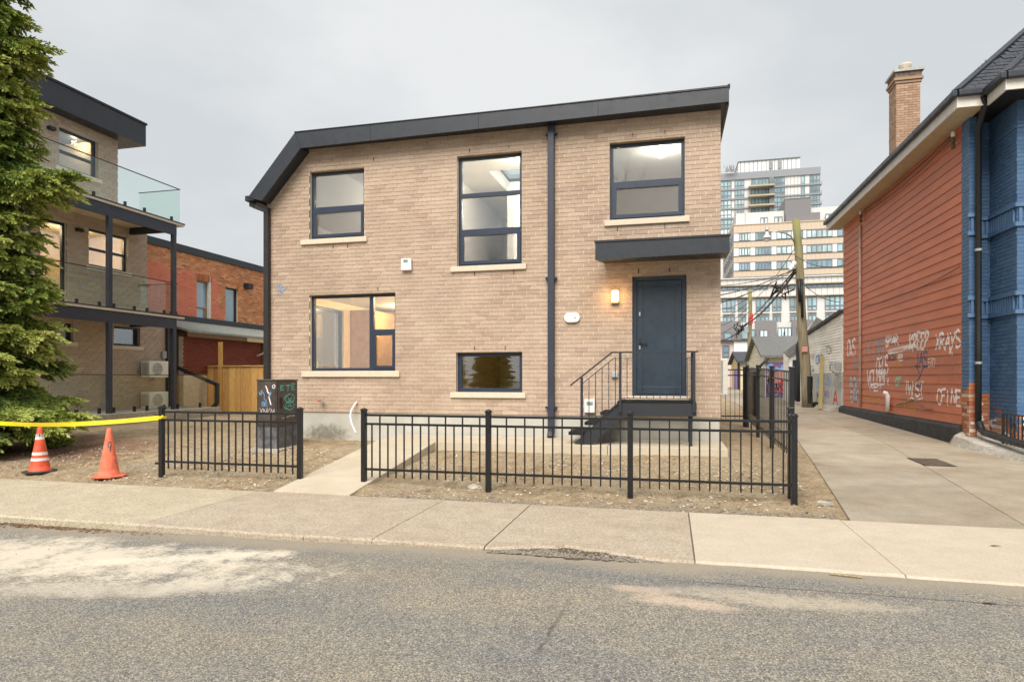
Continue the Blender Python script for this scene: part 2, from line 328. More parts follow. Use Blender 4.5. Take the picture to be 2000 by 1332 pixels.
def polemat():
    m = NT('pole_wood'); co = m.coord(world=True, scale=(6, 6, .5))
    c = m.ramp(m.noise(co, 3, 6, .65), (.3, (.15, .12, .075)), (.7, (.34, .29, .19)))
    sx = m.n('ShaderNodeSeparateXYZ'); m.l(m.coord(world=True), sx.inputs[0])
    c = m.mix(c, (.20, .22, .045), m.ramp(m.math('DIVIDE', sx.outputs[2], 9), (.55, 0.0), (.9, .8)))
    m.col(c); m.b.inputs['Roughness'].default_value = .9; m.bump(m.noise(co, 9, 5), .4, .01)
polemat()
def foliage():
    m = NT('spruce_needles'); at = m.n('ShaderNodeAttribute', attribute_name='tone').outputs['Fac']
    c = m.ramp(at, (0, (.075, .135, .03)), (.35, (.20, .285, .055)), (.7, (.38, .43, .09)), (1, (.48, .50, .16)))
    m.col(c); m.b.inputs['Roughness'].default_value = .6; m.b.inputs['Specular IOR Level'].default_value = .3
    m.b.inputs['Subsurface Weight'].default_value = 0
foliage()
plain('bark', (.13, .095, .065), .95, var=.35, scale=12, bump=.5); plain('twig_grey', (.20, .17, .15), .9); plain('dead_needles', (.30, .16, .075), .9, var=.3)
plain('conduit_grey', (.50, .42, .39), .6); plain('kerb_grime', (.085, .065, .04), .95, var=.5, scale=30, bump=.5); plain('parging', (.60, .55, .47), .9, var=.12, scale=9, bump=.3)
# ------------------------------------------------------------------ mesh helpers
WLOC = {}
class MB:
    def __init__(s): s.v = []; s.f = []; s.tone = []
    def face(s, pts, tone=0.0):
        i = len(s.v); s.v += [tuple(p) for p in pts]; s.f.append(tuple(range(i, i + len(pts)))); s.tone.append(tone)
    def box(s, a0, a1, b0, b1, c0, c1, m=None, tone=0.0):
        i = len(s.v)
        P = [(a, b, c) for c in (c0, c1) for b in (b0, b1) for a in (a0, a1)]
        if m: P = [m(*p) for p in P]
        s.v += [tuple(p) for p in P]
        for q in ((0, 2, 3, 1), (4, 5, 7, 6), (0, 1, 5, 4), (1, 3, 7, 5), (3, 2, 6, 7), (2, 0, 4, 6)):
            s.f.append(tuple(i + k for k in q)); s.tone.append(tone)
        return s
    def prism(s, poly, d0, d1, m):
        """poly in (u,v), extruded along n from d0 to d1; m(u,n,v)"""
        i = len(s.v); n = len(poly)
        s.v += [tuple(m(u, d0, v)) for u, v in poly] + [tuple(m(u, d1, v)) for u, v in poly]
        s.f.append(tuple(i + k for k in range(n))); s.f.append(tuple(i + n + k for k in reversed(range(n))))
        for k in range(n):
            j = (k + 1) % n; s.f.append((i + k, i + n + k, i + n + j, i + j))
        s.tone += [0.0] * (n + 2); return s
    def tube(s, pts, r, sides=8, cap=True):
        pts = [Vector(p) for p in pts]; R = r if isinstance(r, (list, tuple)) else [r] * len(pts)
        i = len(s.v); up = None
        for k, p in enumerate(pts):
            d = (pts[min(k + 1, len(pts) - 1)] - pts[max(k - 1, 0)]).normalized()
            if up is None: up = Vector((0, 0, 1)) if abs(d.z) < .9 else Vector((1, 0, 0))
            a = d.cross(up).normalized(); b = a.cross(d).normalized(); up = b
            for q in range(sides):
                t = 2 * math.pi * q / sides; s.v.append(tuple(p + (a * math.cos(t) + b * math.sin(t)) * R[k]))
        for k in range(len(pts) - 1):
            for q in range(sides):
                q2 = (q + 1) % sides
                s.f.append((i + k * sides + q, i + k * sides + q2, i + (k + 1) * sides + q2, i + (k + 1) * sides + q)); s.tone.append(0.0)
        if cap:
            s.f.append(tuple(i + q for q in reversed(range(sides)))); e = i + (len(pts) - 1) * sides
            s.f.append(tuple(e + q for q in range(sides))); s.tone += [0.0, 0.0]
        return s
    def bar(s, p, q, w, h, up=(0, 0, 1)):
        p, q = Vector(p), Vector(q); d = (q - p).normalized(); u = Vector(up)
        a = d.cross(u)
        if a.length < 1e-4: a = d.cross(Vector((0, 1, 0)))
        a.normalize(); b = a.cross(d).normalized(); i = len(s.v)
        for e in (p, q):
            for x, y in ((-1, -1), (1, -1), (1, 1), (-1, 1)): s.v.append(tuple(e + a * x * w / 2 + b * y * h / 2))
        for f in ((0, 1, 2, 3), (7, 6, 5, 4), (0, 4, 5, 1), (1, 5, 6, 2), (2, 6, 7, 3), (3, 7, 4, 0)):
            s.f.append(tuple(i + k for k in f)); s.tone.append(0.0)
        return s
    def lathe(s, prof, c, n=24):
        i = len(s.v)
        for r, z in prof:
            for q in range(n):
                t = 2 * math.pi * q / n; s.v.append((c[0] + r * math.cos(t), c[1] + r * math.sin(t), c[2] + z))
        for k in range(len(prof) - 1):
            for q in range(n):
                q2 = (q + 1) % n; s.f.append((i + k * n + q, i + k * n + q2, i + (k + 1) * n + q2, i + (k + 1) * n + q)); s.tone.append(0.0)
        return s
    def mesh(s, name, mat, off=None, smooth=False):
        me = bpy.data.meshes.new(name)
        v = s.v if off is None else [(a - off[0], b - off[1], c - off[2]) for a, b, c in s.v]
        me.from_pydata(v, [], s.f); me.validate(); 
        if any(s.tone) and len(me.polygons) == len(s.tone):
            at = me.attributes.new('tone', 'FLOAT', 'FACE'); at.data.foreach_set('value', s.tone)
        me.materials.append(MATS[mat])
        if smooth: me.polygons.foreach_set('use_smooth', [True] * len(me.polygons))
        return me
    def build(s, name, mat, parent=None, smooth=False, bevel=0, base=False):
        A = np.array(s.v); lo, hi = A.min(0), A.max(0); c = (lo + hi) / 2
        if base: c[2] = lo[2]
        o = bpy.data.objects.new(name, s.mesh(name, mat, c, smooth)); COL.objects.link(o)
        WLOC[o.name] = Vector(c)
        o.location = Vector(c)
        if parent: o.parent = parent; o.location = Vector(c) - WLOC[parent.name]
        if bevel:
            b = o.modifiers.new('bevel', 'BEVEL'); b.width = bevel; b.segments = 2; b.limit_method = 'ANGLE'
        return o
def tag(o, label=None, cat=None, group=None, kind=None):
    if label: o['label'] = label
    if cat: o['category'] = cat
    if group: o['group'] = group
    if kind: o['kind'] = kind
    return o
def thing(name, loc, label, cat, group=None):
    o = bpy.data.objects.new(name, None); COL.objects.link(o); o.location = loc; WLOC[o.name] = Vector(loc); o.empty_display_size = .2
    return tag(o, label, cat, group)
def boxo(name, mat, parent, a0, a1, b0, b1, c0, c1, m=None, bevel=0):
    return MB().box(a0, a1, b0, b1, c0, c1, m).build(name, mat, parent, bevel=bevel)
class Frame:
    """wall frame: u along the wall, n outward, v up"""
    def __init__(s, O, U, N): s.O, s.U, s.N = Vector(O), Vector(U).normalized(), Vector(N).normalized()
    def __call__(s, u, n, v): return s.O + s.U * u + s.N * n + Vector((0, 0, v))
def holes(mb, fr, u0, u1, v0, v1, hs, n0, n1):
    us = sorted({u0, u1, *[q for h in hs for q in h[:2] if u0 < q < u1]}); vs = sorted({v0, v1, *[q for h in hs for q in h[2:4] if v0 < q < v1]})
    for a, b in zip(us, us[1:]):
        for c, d in zip(vs, vs[1:]):
            x, y = (a + b) / 2, (c + d) / 2
            if not any(h[0] < x < h[1] and h[2] < y < h[3] for h in hs): mb.box(a, b, n0, n1, c, d, fr)
    return mb
EYE = Vector((0, 0, CAMH))
def bricks(parent, fr, u0, u1, v0, v1, hs, mat, L=.267, Hc=.0775, proud=.008, back=.03, joint=.010, bond=3, nobj=300, vjoint=None, umin=None, vmax=None, matf=None, jit=.002, name='brick'):
    rows = int(math.ceil((v1 - v0) / Hc)); full, rest = [], {}
    vj = vjoint or joint
    for r in range(rows):
        z0 = v0 + r * Hc + joint / 2; z1 = min(z0 + Hc - joint, v1)
        if z1 - z0 < .015: continue
        off = (r % bond) * L / bond
        lo = max(u0, umin(z1) if umin else u0)
        k = math.floor((lo - u0 - off) / L) - 1; u = u0 - L + off
        while u < u1:
            a, b = max(u + vj / 2, lo), min(u + L - vj / 2, u1); iv = [(a, b, z0, z1)] if b - a > .012 else []
            for h in hs:      # bricks are cut around an opening, beside it and over or under it
                nx = []
                for p, q, s, t in iv:
                    if h[0] >= q or h[1] <= p or h[2] >= t or h[3] <= s: nx.append((p, q, s, t)); continue
                    m0, m1 = max(p, h[0]), min(q, h[1])
                    for w_ in ((p, m0, s, t), (m1, q, s, t), (m0, m1, s, h[2]), (m0, m1, h[3], t)):
                        if w_[1] - w_[0] > .012 and w_[3] - w_[2] > .008: nx.append(w_)
                iv = nx
            for p, q, z0b, z1b in iv:
                if vmax and z1 > vmax((p + q) / 2): continue
                mm = matf((p + q) / 2, (z0 + z1) / 2) if matf else mat
                if abs((q - p) - (L - vj)) < 1e-4 and abs((z1b - z0b) - (Hc - joint)) < 1e-4 and mm == mat: full.append((p, q, z0b, z1b))
                else: rest.setdefault(mm, []).append((p, q, z0b, z1b))
            u += L
    full.sort(key=lambda b: (fr((b[0] + b[1]) / 2, 0, (b[2] + b[3]) / 2) - EYE).length)
    if nobj and full:
        l, h = (L - vj) / 2, (Hc - joint) / 2
        fr0 = Frame((0, 0, 0), fr.U, fr.N)
        me = MB().box(-l, l, -back, proud, -h, h, fr0).mesh(name, mat)
        for p, q, a, b in full[:nobj]:
            o = bpy.data.objects.new(name, me); COL.objects.link(o); o.parent = parent
            o.location = fr((p + q) / 2, random.uniform(-jit, jit), (a + b) / 2) - WLOC[parent.name]
        full = full[nobj:]
    rest.setdefault(mat, []); rest[mat] += full
    for mm, lst in rest.items():
        if not lst: continue
        mb = MB()
        for p, q, a, b in lst:
            j = random.uniform(-jit, jit); mb.box(p, q, -back, proud + j, a, b, fr, random.uniform(.001, .999))
        o = mb.build('brickwork', mm, parent); o['kind'] = 'stuff'
def window(parent, fr, u0, u1, v0, v1, cells, n=-.09, fw=.055, fmat='frame_blue', gmat='window_glass', sill=None, smat='sill_stone', depth=.07, name='window', sashes=(), lab=None):
    """cells: list of panes (u0,u1,v0,v1); everything else of the opening is frame"""
    mb = MB(); holes(mb, fr, u0, u1, v0, v1, cells, n - depth, n)
    w = mb.build(name, fmat, parent)
    if lab: w['label'] = lab
    for k, c in enumerate(cells):
        g = fmat
        if k in sashes:      # an opening sash sits inside its cell with its own narrow frame
            s = MB(); e = .05; holes(s, fr, c[0] - .012, c[1] + .012, c[2] - .012, c[3] + .012, [(c[0] + e, c[1] - e, c[2] + e, c[3] - e)], n - .03, n + .016)
            s.build('sash', fmat, w)
            c = (c[0] + e, c[1] - e, c[2] + e, c[3] - e)
        b = MB(); b.box(c[0] - .006, c[1] + .006, n - .042, n - .036, c[2] - .006, c[3] + .006, fr)
        b.build('pane', 'screen_glass' if (k in sashes and gmat == 'window_glass') else gmat, w)
    if sill:
        su0, su1, sv0, sv1 = sill
        MB().box(su0, su1, -.12, .05, sv0, sv1, fr).build('sill', smat, w, bevel=.006)
    return w
def empty_part(name, parent, loc):
    o = bpy.data.objects.new(name, None); COL.objects.link(o); o.parent = parent; WLOC[o.name] = Vector(loc); o.location = Vector(loc) - WLOC[parent.name]; return o
# ------------------------------------------------------------------ stroke lettering for painted tags
def arc(cx, cy, rx, ry, a0, a1, n=7): return [(cx + rx * math.cos(math.radians(lerp(a0, a1, i / n))), cy + ry * math.sin(math.radians(lerp(a0, a1, i / n)))) for i in range(n + 1)]
G = {'A': [[(0, 0), (.45, 1), (.85, 0)], [(.15, .35), (.75, .4)]], 'B': [[(0, 0), (0, 1)], arc(.05, .75, .5, .25, 90, -90), arc(.05, .25, .65, .25, 90, -90)],
 'C': [arc(.5, .5, .5, .5, 50, 310)], 'D': [[(0, 0), (.05, 1)], arc(.05, .5, .7, .5, 90, -90)], 'E': [[(.7, .95), (0, 1), (.05, 0), (.75, .05)], [(0, .5), (.55, .55)]],
 'F': [[(.75, 1), (0, .95), (.05, 0)], [(0, .5), (.55, .55)]], 'G': [arc(.5, .5, .5, .5, 50, 340) + [(.5, .4)]], 'H': [[(0, 0), (.05, 1)], [(.7, 0), (.75, 1)], [(0, .45), (.75, .55)]],
 'I': [[(.2, 0), (.25, 1)]], 'J': [[(.6, 1), (.6, .2), (.35, 0), (0, .2)]], 'K': [[(0, 0), (.05, 1.1)], [(.75, 1), (.05, .45), (.8, 0)]], 'L': [[(.05, 1), (0, 0), (.7, .05)]],
 'M': [[(0, 0), (.1, 1), (.45, .35), (.8, 1), (.9, 0)]], 'N': [[(0, 0), (.08, 1), (.65, .05), (.75, 1)]], 'O': [arc(.45, .5, .45, .5, 90, 450, 12)], 'P': [[(0, 0), (.08, 1)], arc(.08, .72, .6, .28, 90, -90)],
 'Q': [arc(.45, .5, .45, .5, 90, 450, 12), [(.5, .3), (.95, -.1)]], 'R': [[(0, 0), (.08, 1)], arc(.08, .74, .55, .26, 90, -90), [(.15, .48), (.8, 0)]], 'S': [arc(.4, .75, .36, .25, 20, 270, 7) + arc(.4, .25, .4, .25, 90, -160, 7)],
 'T': [[(0, .95), (.85, 1)], [(.42, 1), (.4, 0)]], 'U': [[(0, 1)] + arc(.35, .3, .35, .3, 180, 360) + [(.72, 1)]], 'V': [[(0, 1), (.4, 0), (.8, 1)]], 'W': [[(0, 1), (.25, 0), (.5, .7), (.75, 0), (1, 1)]],
 'X': [[(0, 0), (.8, 1)], [(.05, 1), (.75, 0)]], 'Y': [[(0, 1), (.35, .45)], [(.8, 1), (.35, .2), (0, -.25), (.5, -.3)]], 'Z': [[(0, 1), (.8, .95), (0, .05), (.85, 0)]], '8': [arc(.4, .75, .3, .25, 90, 450, 10), arc(.4, .25, .38, .25, 90, 450, 10)],
 '!': [[(.15, 1), (.1, .35)], [(.08, .1), (.1, 0)]], '.': [[(.1, .1), (.15, 0)]], '_': [[(-.3, 0), (1.2, .05)]], '9': [arc(.35, .7, .32, .3, 0, 360, 10), [(.67, .7), (.5, 0)]], '~': [[(0, .2), (.3, .6), (.6, .3), (1, .7)]]}
def scribble(n, seed):
    r = random.Random(seed); p = [(0, .5)]
    for i in range(n): p.append((i / n + r.uniform(-.1, .2), r.uniform(0, 1)))
    return [p]
def paint(parent, fr, text, u0, v0, wid, hgt, sw, mat, nfun=None, slant=.12, seed=1, name='graffiti_tag', label=None, strokes=None, step=.03, spread=1.16):
    """flat sprayed strokes laid 4 mm over the wall face"""
    r = random.Random(seed); mb = MB(); nf = nfun or (lambda v: .004)
    cells = [(0, strokes)] if strokes else [(i, G.get(ch, [])) for i, ch in enumerate(text)]
    n = 1 if strokes else len(text); cw = wid / n; layer = 0
    for i, sts in cells:
        dy = r.uniform(-.06, .06)
        for st in sts:
            layer += 1; P = []
            for x, y in st:
                yy = y + dy + r.uniform(-.03, .03); xx = (i - .02 + (x * spread + r.uniform(-.03, .03))) * cw + slant * hgt * yy * .5
                P.append(Vector((u0 + xx, v0 + yy * hgt)))
            Q = [P[0]]
            for a, b in zip(P, P[1:]):
                k = max(1, int((b - a).length / step)); Q += [a.lerp(b, j / k) for j in range(1, k + 1)]
            pts = []
            for k, p in enumerate(Q):
                d = Q[min(k + 1, len(Q) - 1)] - Q[max(k - 1, 0)]
                if d.length < 1e-6: d = Vector((1, 0))
                d.normalize(); nn = Vector((-d.y, d.x)) * sw * .5 * r.uniform(.8, 1.15)
                pts.append((p + nn, p - nn))
            for (a, b), (c, d) in zip(pts, pts[1:]):
                vm = (a.y + b.y + c.y + d.y) / 4
                mb.face([fr(q.x, nf(q.y) + layer * .0002, q.y) for q in (b, d, c, a)])
    o = mb.build(name, mat, parent)
    if label: o['label'] = label
    return o
# ------------------------------------------------------------------ ground, road, pavement, lane
g = MB(); g.face([(-900, -300, -.4), (900, -300, -.4), (900, 1500, -.4), (-900, 1500, -.4)]); tag(g.build('ground', 'far_ground'), kind='structure')
def kerb_drop(X): return pl(X, [(-7, .085), (-3.4, .055), (-1.9, .035), (.3, .02), (9, .012)])
rd = MB(); xs = [-60, -30, -20, -15, -12] + [-10 + .5 * i for i in range(33)] + [8, 12, 20, 40, 60]; ys = [-60, -30, -10, 0, 2, 3, 4, 4.6, 5.0, 5.25, 5.6]
for i in range(len(xs)):
    for Y in ys: rd.v.append((xs[i], Y, -kerb_drop(xs[i]) - (.012 if Y < 4 else 0) + (.004 if Y in (4.6,) else 0)))
n = len(ys)
for i in range(len(xs) - 1):
    for j in range(n - 1): rd.f.append((i * n + j, (i + 1) * n + j, (i + 1) * n + j + 1, i * n + j + 1)); rd.tone.append(0.0)
tag(rd.build('road', 'asphalt'), kind='structure')
# pavement: a bed with each poured bay laid on it
bed = MB().box(-60, 60, 5.46, 7.36, -.35, -.03); sw = tag(bed.build('sidewalk', 'stone_dark'), kind='structure')
jx = [-60, -22, -17.5, -13, FZ(325, 1008, 0)[0], FZ(640, 1025, 0)[0], FZ(800, 1010, 0)[0] + .03, FZ(965, 1050, 0)[0], FZ(1351, 1050, 0)[0], FZ(1712, 1075, 0)[0], 3.9, 6.2, 9, 14, 60]
smat = ['sidewalk_yellow'] * 4 + ['sidewalk_pink', 'sidewalk_pink', 'sidewalk_pink', 'sidewalk_pink', 'sidewalk_new', 'sidewalk_new'] + ['sidewalk_new'] * 4
print('joints', [round(x, 2) for x in jx])
rr = random.Random(3)
for k, (a, b) in enumerate(zip(jx, jx[1:])):
    mb = MB(); gap = .004 if k not in (7, 8) else .007
    # outer edge as a wandering, worn arris; a broken-out bite in the bay before the new concrete
    N = max(2, int((b - a) / .06)) if -14 < a < 9 else 2
    out = []
    for i in range(N + 1):
        X = lerp(a + gap, b - gap, i / N); e = 5.40 + rr.uniform(-.008, .008) + .012 * math.sin(X * 2.1)
        if k == 7:
            t = (X - a) / (b - a)
            if .03 < t < .82: e += .24 * math.sin((t - .03) / .79 * math.pi) ** 1.2 * rr.uniform(.75, 1.05)
        out.append((X, e))
    top = 0.0 + rr.uniform(-.003, .003)
    i0 = len(mb.v); bot = -.2
    M = N + 1
    for X, e in out: mb.v.append((X, e, bot))
    for X, e in out: mb.v.append((X, e + .006, top - .018))
    for X, e in out: mb.v.append((X, e + .028, top))
    for X, e in out: mb.v.append((X, 7.352, top))
    for X, e in out: mb.v.append((X, 7.352, bot))
    for r_ in range(4):
        for i in range(N):
            mb.f.append((r_ * M + i, r_ * M + i + 1, (r_ + 1) * M + i + 1, (r_ + 1) * M + i)); mb.tone.append(0.0)
    mb.f.append(tuple(r_ * M for r_ in range(5))[::-1]); mb.f.append(tuple(r_ * M + N for r_ in range(5))); mb.tone += [0.0, 0.0]
    mb.build('slab', smat[k], sw)
# gravelly rubble in the broken bite and leaf litter along the gutter
def bits(name, mat, n, posf, smin, smax, flat=.5, label=None, seed=5):
    r = random.Random(seed); mb = MB()
    for _ in range(n):
        x, y, z = posf(r); s = r.uniform(smin, smax); a = r.uniform(0, 6.28); ca, sa = math.cos(a), math.sin(a); h = s * flat * r.uniform(.6, 1.3)
        pts = []
        for q in range(5):
            t = 6.283 * q / 5 + r.uniform(-.3, .3); rad = s * r.uniform(.7, 1.15); px, py = rad * math.cos(t) * 1.25, rad * math.sin(t) * .8
            pts.append((x + px * ca - py * sa, y + px * sa + py * ca))
        i = len(mb.v); cx, cy = x + r.uniform(-.2, .2) * s, y + r.uniform(-.2, .2) * s
        mb.v += [(p[0], p[1], z - h * .4) for p in pts] + [(lerp(cx, p[0], .62), lerp(cy, p[1], .62), z + h * .6) for p in pts]
        for q in range(5):
            q2 = (q + 1) % 5; mb.f.append((i + q, i + q2, i + 5 + q2, i + 5 + q)); mb.tone.append(0.0)
        mb.f.append(tuple(i + 5 + q for q in range(5))); mb.tone.append(0.0)
    o = mb.build(name, mat); return tag(o, label, name.split('_')[-1] if label else None, kind='stuff')
xa, xb = jx[7], jx[8]
gs = MB(); rg = random.Random(21); N = 40; near, far = [], []
for k in range(N + 1):
    t = lerp(.01, .92, k / N); X = lerp(xa, xb, t); wv_ = math.sin(k / N * math.pi) ** .8
    near.append((X, 5.40 - .10 * wv_ * rg.uniform(.5, 1.1), -.0225)); far.append((X, 5.42 + .27 * wv_, -.0225))
for k in range(N): gs.face([near[k], near[k + 1], far[k + 1], far[k]])
tag(gs.build('kerb_soil', 'kerb_grime'), 'dark damp soil filling the broken kerb edge', 'soil', kind='stuff')
bits('broken_kerb_rubble', 'stone_dark', 1300, lambda r: (lerp(xa, xb, r.uniform(.02, .86)), 5.35 + abs(r.gauss(0, .11)), -.021 + r.uniform(-.003, .004)), .003, .014, .6, 'dark grit and rubble in the broken kerb edge', 4)
bits('gutter_leaf_litter', 'leaf_brown', 4200, lambda r: ((-14 + 10.5 * r.random() ** 1.5 + .25 * math.sin(r.uniform(0, 40))), 5.37 - abs(r.gauss(0, .055)), -kerb_drop(-8) + .006 + r.uniform(-.004, .012)), .005, .024, .25, 'brown leaf litter lying along the kerb gutter', 6)
bits('road_grit', 'stone_dark', 260, lambda r: (r.uniform(-6, 6), r.uniform(2.6, 5.3), -.042 + (.03 if 0 else 0)), .003, .011, .6, 'scattered dark grit lying on the asphalt road', 9)
bits('brick_crumb', 'cone_faded', 60, lambda r: (FZ(1330, 1185, -.05)[0] + r.gauss(0, .22), FZ(1330, 1185, -.05)[1] + r.gauss(0, .05), -.025), .003, .012, .5, 'reddish crumbs on the pale dusty road patch', 10)
# yard of bare earth
yd = MB(); ry = random.Random(11)
ysn = [7.345 + .12 * i for i in range(40)] + [12.2 + .8 * i for i in range(40)]
cols = 150
for Y in ysn:
    xl = lane_left(Y) + .015
    for i in range(cols + 1):
        X = xl - (xl + 15) * (i / cols) if i < cols else -40
        e = .022 * math.sin(X * 1.7 + Y) * math.sin(Y * 2.3 - X * .6) + .012 * math.sin(X * 5.1 + 2 * Y) * math.sin(Y * 6.7) + ry.uniform(-.016, .016)
        e *= min(1, max(0, (Y - 7.36) / .3)) * min(1, max(0, (xl - X) / .15))
        z = gz(Y) if X < 1.2 else lerp(gz(Y), lz(Y), min(1, (X - 1.2) / (xl - 1.2)))
        yd.v.append((X, Y, z - .02 + e))
for j in range(len(ysn) - 1):
    for i in range(cols): a = j * (cols + 1) + i; yd.f.append((a, a + 1, a + cols + 2, a + cols + 1)[::-1]); yd.tone.append(0.0)
tag(yd.build('yard', 'dirt', smooth=True), kind='structure')
def yardpos(r, x0=-13, x1=1.7, y0=7.4, y1=10.3):
    while True:
        X, Y = r.uniform(x0, x1), r.uniform(y0, y1)
        if -5.2 < X < -3.85 or (Y > 10.2 and X > -5.2): continue
        return (X, Y, gz(Y) - .012)
bits('yard_pebbles', 'stone_light', 1500, yardpos, .005, .022, .6, 'pale pebbles strewn over the bare yard', 12)
bits('dark_yard_pebbles', 'stone_dark', 1800, yardpos, .004, .02, .6, 'dark pebbles strewn over the bare yard', 13)
bits('verge_gravel', 'stone_dark', 1500, lambda r: (r.uniform(-3.8, 1.75), 7.38 + abs(r.gauss(0, .3)), .0), .004, .017, .7, 'gravel strip between the pavement and fence', 14)
bits('yard_leaf_litter', 'leaf_brown', 420, yardpos, .008, .03, .15, 'dry brown leaf scraps on the bare yard', 15)
def litter_pos(r):
    a, d = r.uniform(0, 6.283), 2.6 * math.sqrt(r.random()); X, Y = -11.9 + d * 1.3 * math.cos(a), 9.2 + d * .6 * math.sin(a); return (X, Y, gz(Y) - .008)
bits('needle_litter', 'dead_needles', 900, litter_pos, .008, .03, .2, 'brown needle litter under the spruce tree', 16)
# garden path and door slab
pm = MB(); 
pp = [(-5.06, 7.36, 0.004), (-3.96, 7.36, .004), (-3.96, 10.4, .385), (-5.06, 11.6, .392), (-5.06, 10.4, .385)]
path = tag(MB().box(-4.98, -4.05, 7.45, 11.5, -.2, -.02).build('path', 'stone_dark'), kind='structure')
def slabpoly(name, mat, poly, th, parent):
    mb = MB(); n = len(poly); mb.v += [(x, y, z - th) for x, y, z in poly] + list(poly)
    mb.f.append(tuple(range(n))[::-1]); mb.f.append(tuple(n + k for k in range(n)))
    for k in range(n): j = (k + 1) % n; mb.f.append((k, j, n + j, n + k))
    mb.tone += [0.0] * (n + 2); return mb.build(name, mat, parent, bevel=.006)
pz = lambda Y: pl(Y, [(7.36, .012), (10.4, .385), (11.6, .395)])
for a, b in ((7.36, 8.84), (8.848, 10.39)): slabpoly('slab', 'path_concrete', [(-5.06, a, pz(a)), (-3.96, a, pz(a)), (-3.96, b, pz(b)), (-5.06, b, pz(b))], .14, path)
for a, b in ((-5.06, -3.0), (-2.992, -1.0), (-.992, .86)): slabpoly('slab', 'path_concrete', [(a, 10.398, .385), (b, 10.398, .385), (b, 11.59, .395), (a, 11.59, .395)], .15, path)
# lane
ln = MB(); lys = [7.36, 11, 14.6, 18, 23, 28, 34, 45, 60, 90]
for Y in lys: ln.v += [(lane_left(Y) + .03, Y, lz(Y) - .07), (13, Y, lz(Y) - .07)]
for j in range(len(lys) - 1): ln.f.append((2 * j, 2 * j + 1, 2 * j + 3, 2 * j + 2)); ln.tone.append(0.0)
lane = tag(ln.build('lane', 'stone_dark'), kind='structure')
cut = [7.358, 11.2, 14.6, 18, 23, 28, 34, 45, 60, 90]
for j, (a, b) in enumerate(zip(cut, cut[1:])):
    for k, (s0, s1) in enumerate(((0, .48), (.48, 1))):
        Xa0, Xb0 = lane_left(a), lane_left(b); R = 5.72 if a > 14 else 11
        w0 = lambda Y, s: lane_left(Y) + 0 + (3.4 * s if s < 1 else (R - lane_left(Y)))
        e = .004
        P = [(w0(a, s0) + e, a + e, lz(a)), (w0(a, s1) - e, a + e, lz(a)), (w0(b, s1) - e, b - e, lz(b)), (w0(b, s0) + e, b - e, lz(b))]
        slabpoly('slab', 'lane_concrete' if (j + k) % 3 else 'lane_concrete_dark', P, .13, lane)
# ------------------------------------------------------------------ the tan brick house
HX0, HX1, HY = -8.13, .84, 11.6
house = thing('brick_house', (-3.6, HY, .3), 'two storey tan brick house with dark metal roof edge and navy framed windows', 'house')
FF = Frame((0, HY, 0), (1, 0, 0), (0, -1, 0))
W1 = (-7.14, -5.92, 4.30, 5.68); W2 = (-7.14, -5.25, 1.63, 3.17); W3 = (-3.97, -2.70, 3.62, 5.73); W4 = (-1.07, .24, 4.33, 5.73); W5 = (-3.99, -2.69, 1.22, 1.98); DR = (-.67, .27, 1.17, 3.31)
OPEN = [W1, W2, W3, W4, W5, DR]
wall = MB(); holes(wall, FF, HX0 + .005, HX1 - .005, .80, 5.14, OPEN, -.24, -.006)
holes(wall, FF, -7.25, HX1 - .005, 5.14, 6.14, [(a, b, c, d) for a, b, c, d in OPEN], -.24, -.006)
wall.prism([(HX0 + .005, 5.14), (-7.25, 5.14), (-7.25, 6.08)], -.24, -.006, FF)
wall = wall.build('wall', 'tan_mortar', house)
roof_line = lambda z: HX0 if z < 5.10 else HX0 + (z - 5.10) * .86
bricks(wall, FF, HX0, HX1, .80, 6.14, OPEN, 'tan_brick', bond=3, umin=roof_line, nobj=300, vjoint=.013, joint=.009, proud=.005, jit=.0015)
# brick reveals at the openings are the wall itself; lintel angles over the openings
for (a, b, c, d) in OPEN: boxo('lintel', 'brown_trim', wall, a + .002, b - .002, -.088, -.003, d - .010, d - .002, FF)
boxo('foundation', 'foundation_concrete', house, HX0 + .03, HX1 - .025, -.25, -.02, .02, .80, FF)
sw_ = MB()
sw_.box(HX1 - .1, HX1, HY + .242, 21, .02, 6.14); sw_.box(HX0, HX1, 20.8, 21, .02, 5.6)
FL = Frame((HX0, 0, 0), (0, 1, 0), (-1, 0, 0))
holes(sw_, FL, HY + .242, 20.8, .02, 5.14, [(12.9, 14.4, 1.25, 3.15)], -.2, 0)
sw_.build('side_wall', 'tan_mortar', house)
# roof: deck with skylight opening, sloped left end, soffits, fascia panels
SKY = (-3.85, -2.75, 13.4, 15.2)
FD = Frame((0, 0, 0), (1, 0, 0), (0, 0, 1))
deck = MB(); 
mdeck = lambda u, n, v: (u, v, n)
holes(deck, mdeck, -7.2, .90, 11.34, 21.2, [SKY], 6.30, 6.38)
deck.prism([(-8.32, 5.18), (-7.22, 6.375), (-7.2, 6.30), (-7.2, 6.2), (-8.2, 5.12)], -11.34, -21.2, lambda u, n, v: (u, -n, v))
deck.box(-7.12, .93, 11.34, 11.62, 6.135, 6.165)
roof = deck.build('roof', 'dark_metal', house)
OUT = [(-8.35, 5.155), (-7.27, 6.375), (.955, 6.415)]; INN = [(-8.03, 5.07), (-7.14, 6.055), (.955, 6.135)]
seam = [FY(723, 262, 11.28)[0], FY(934, 240, 11.28)[0], FY(1168, 213, 11.28)[0]]
def mid(P, x): return lerp(P[1][1], P[2][1], (x - P[1][0]) / (P[2][0] - P[1][0]))
segs = [-7.2] + seam + [.955]
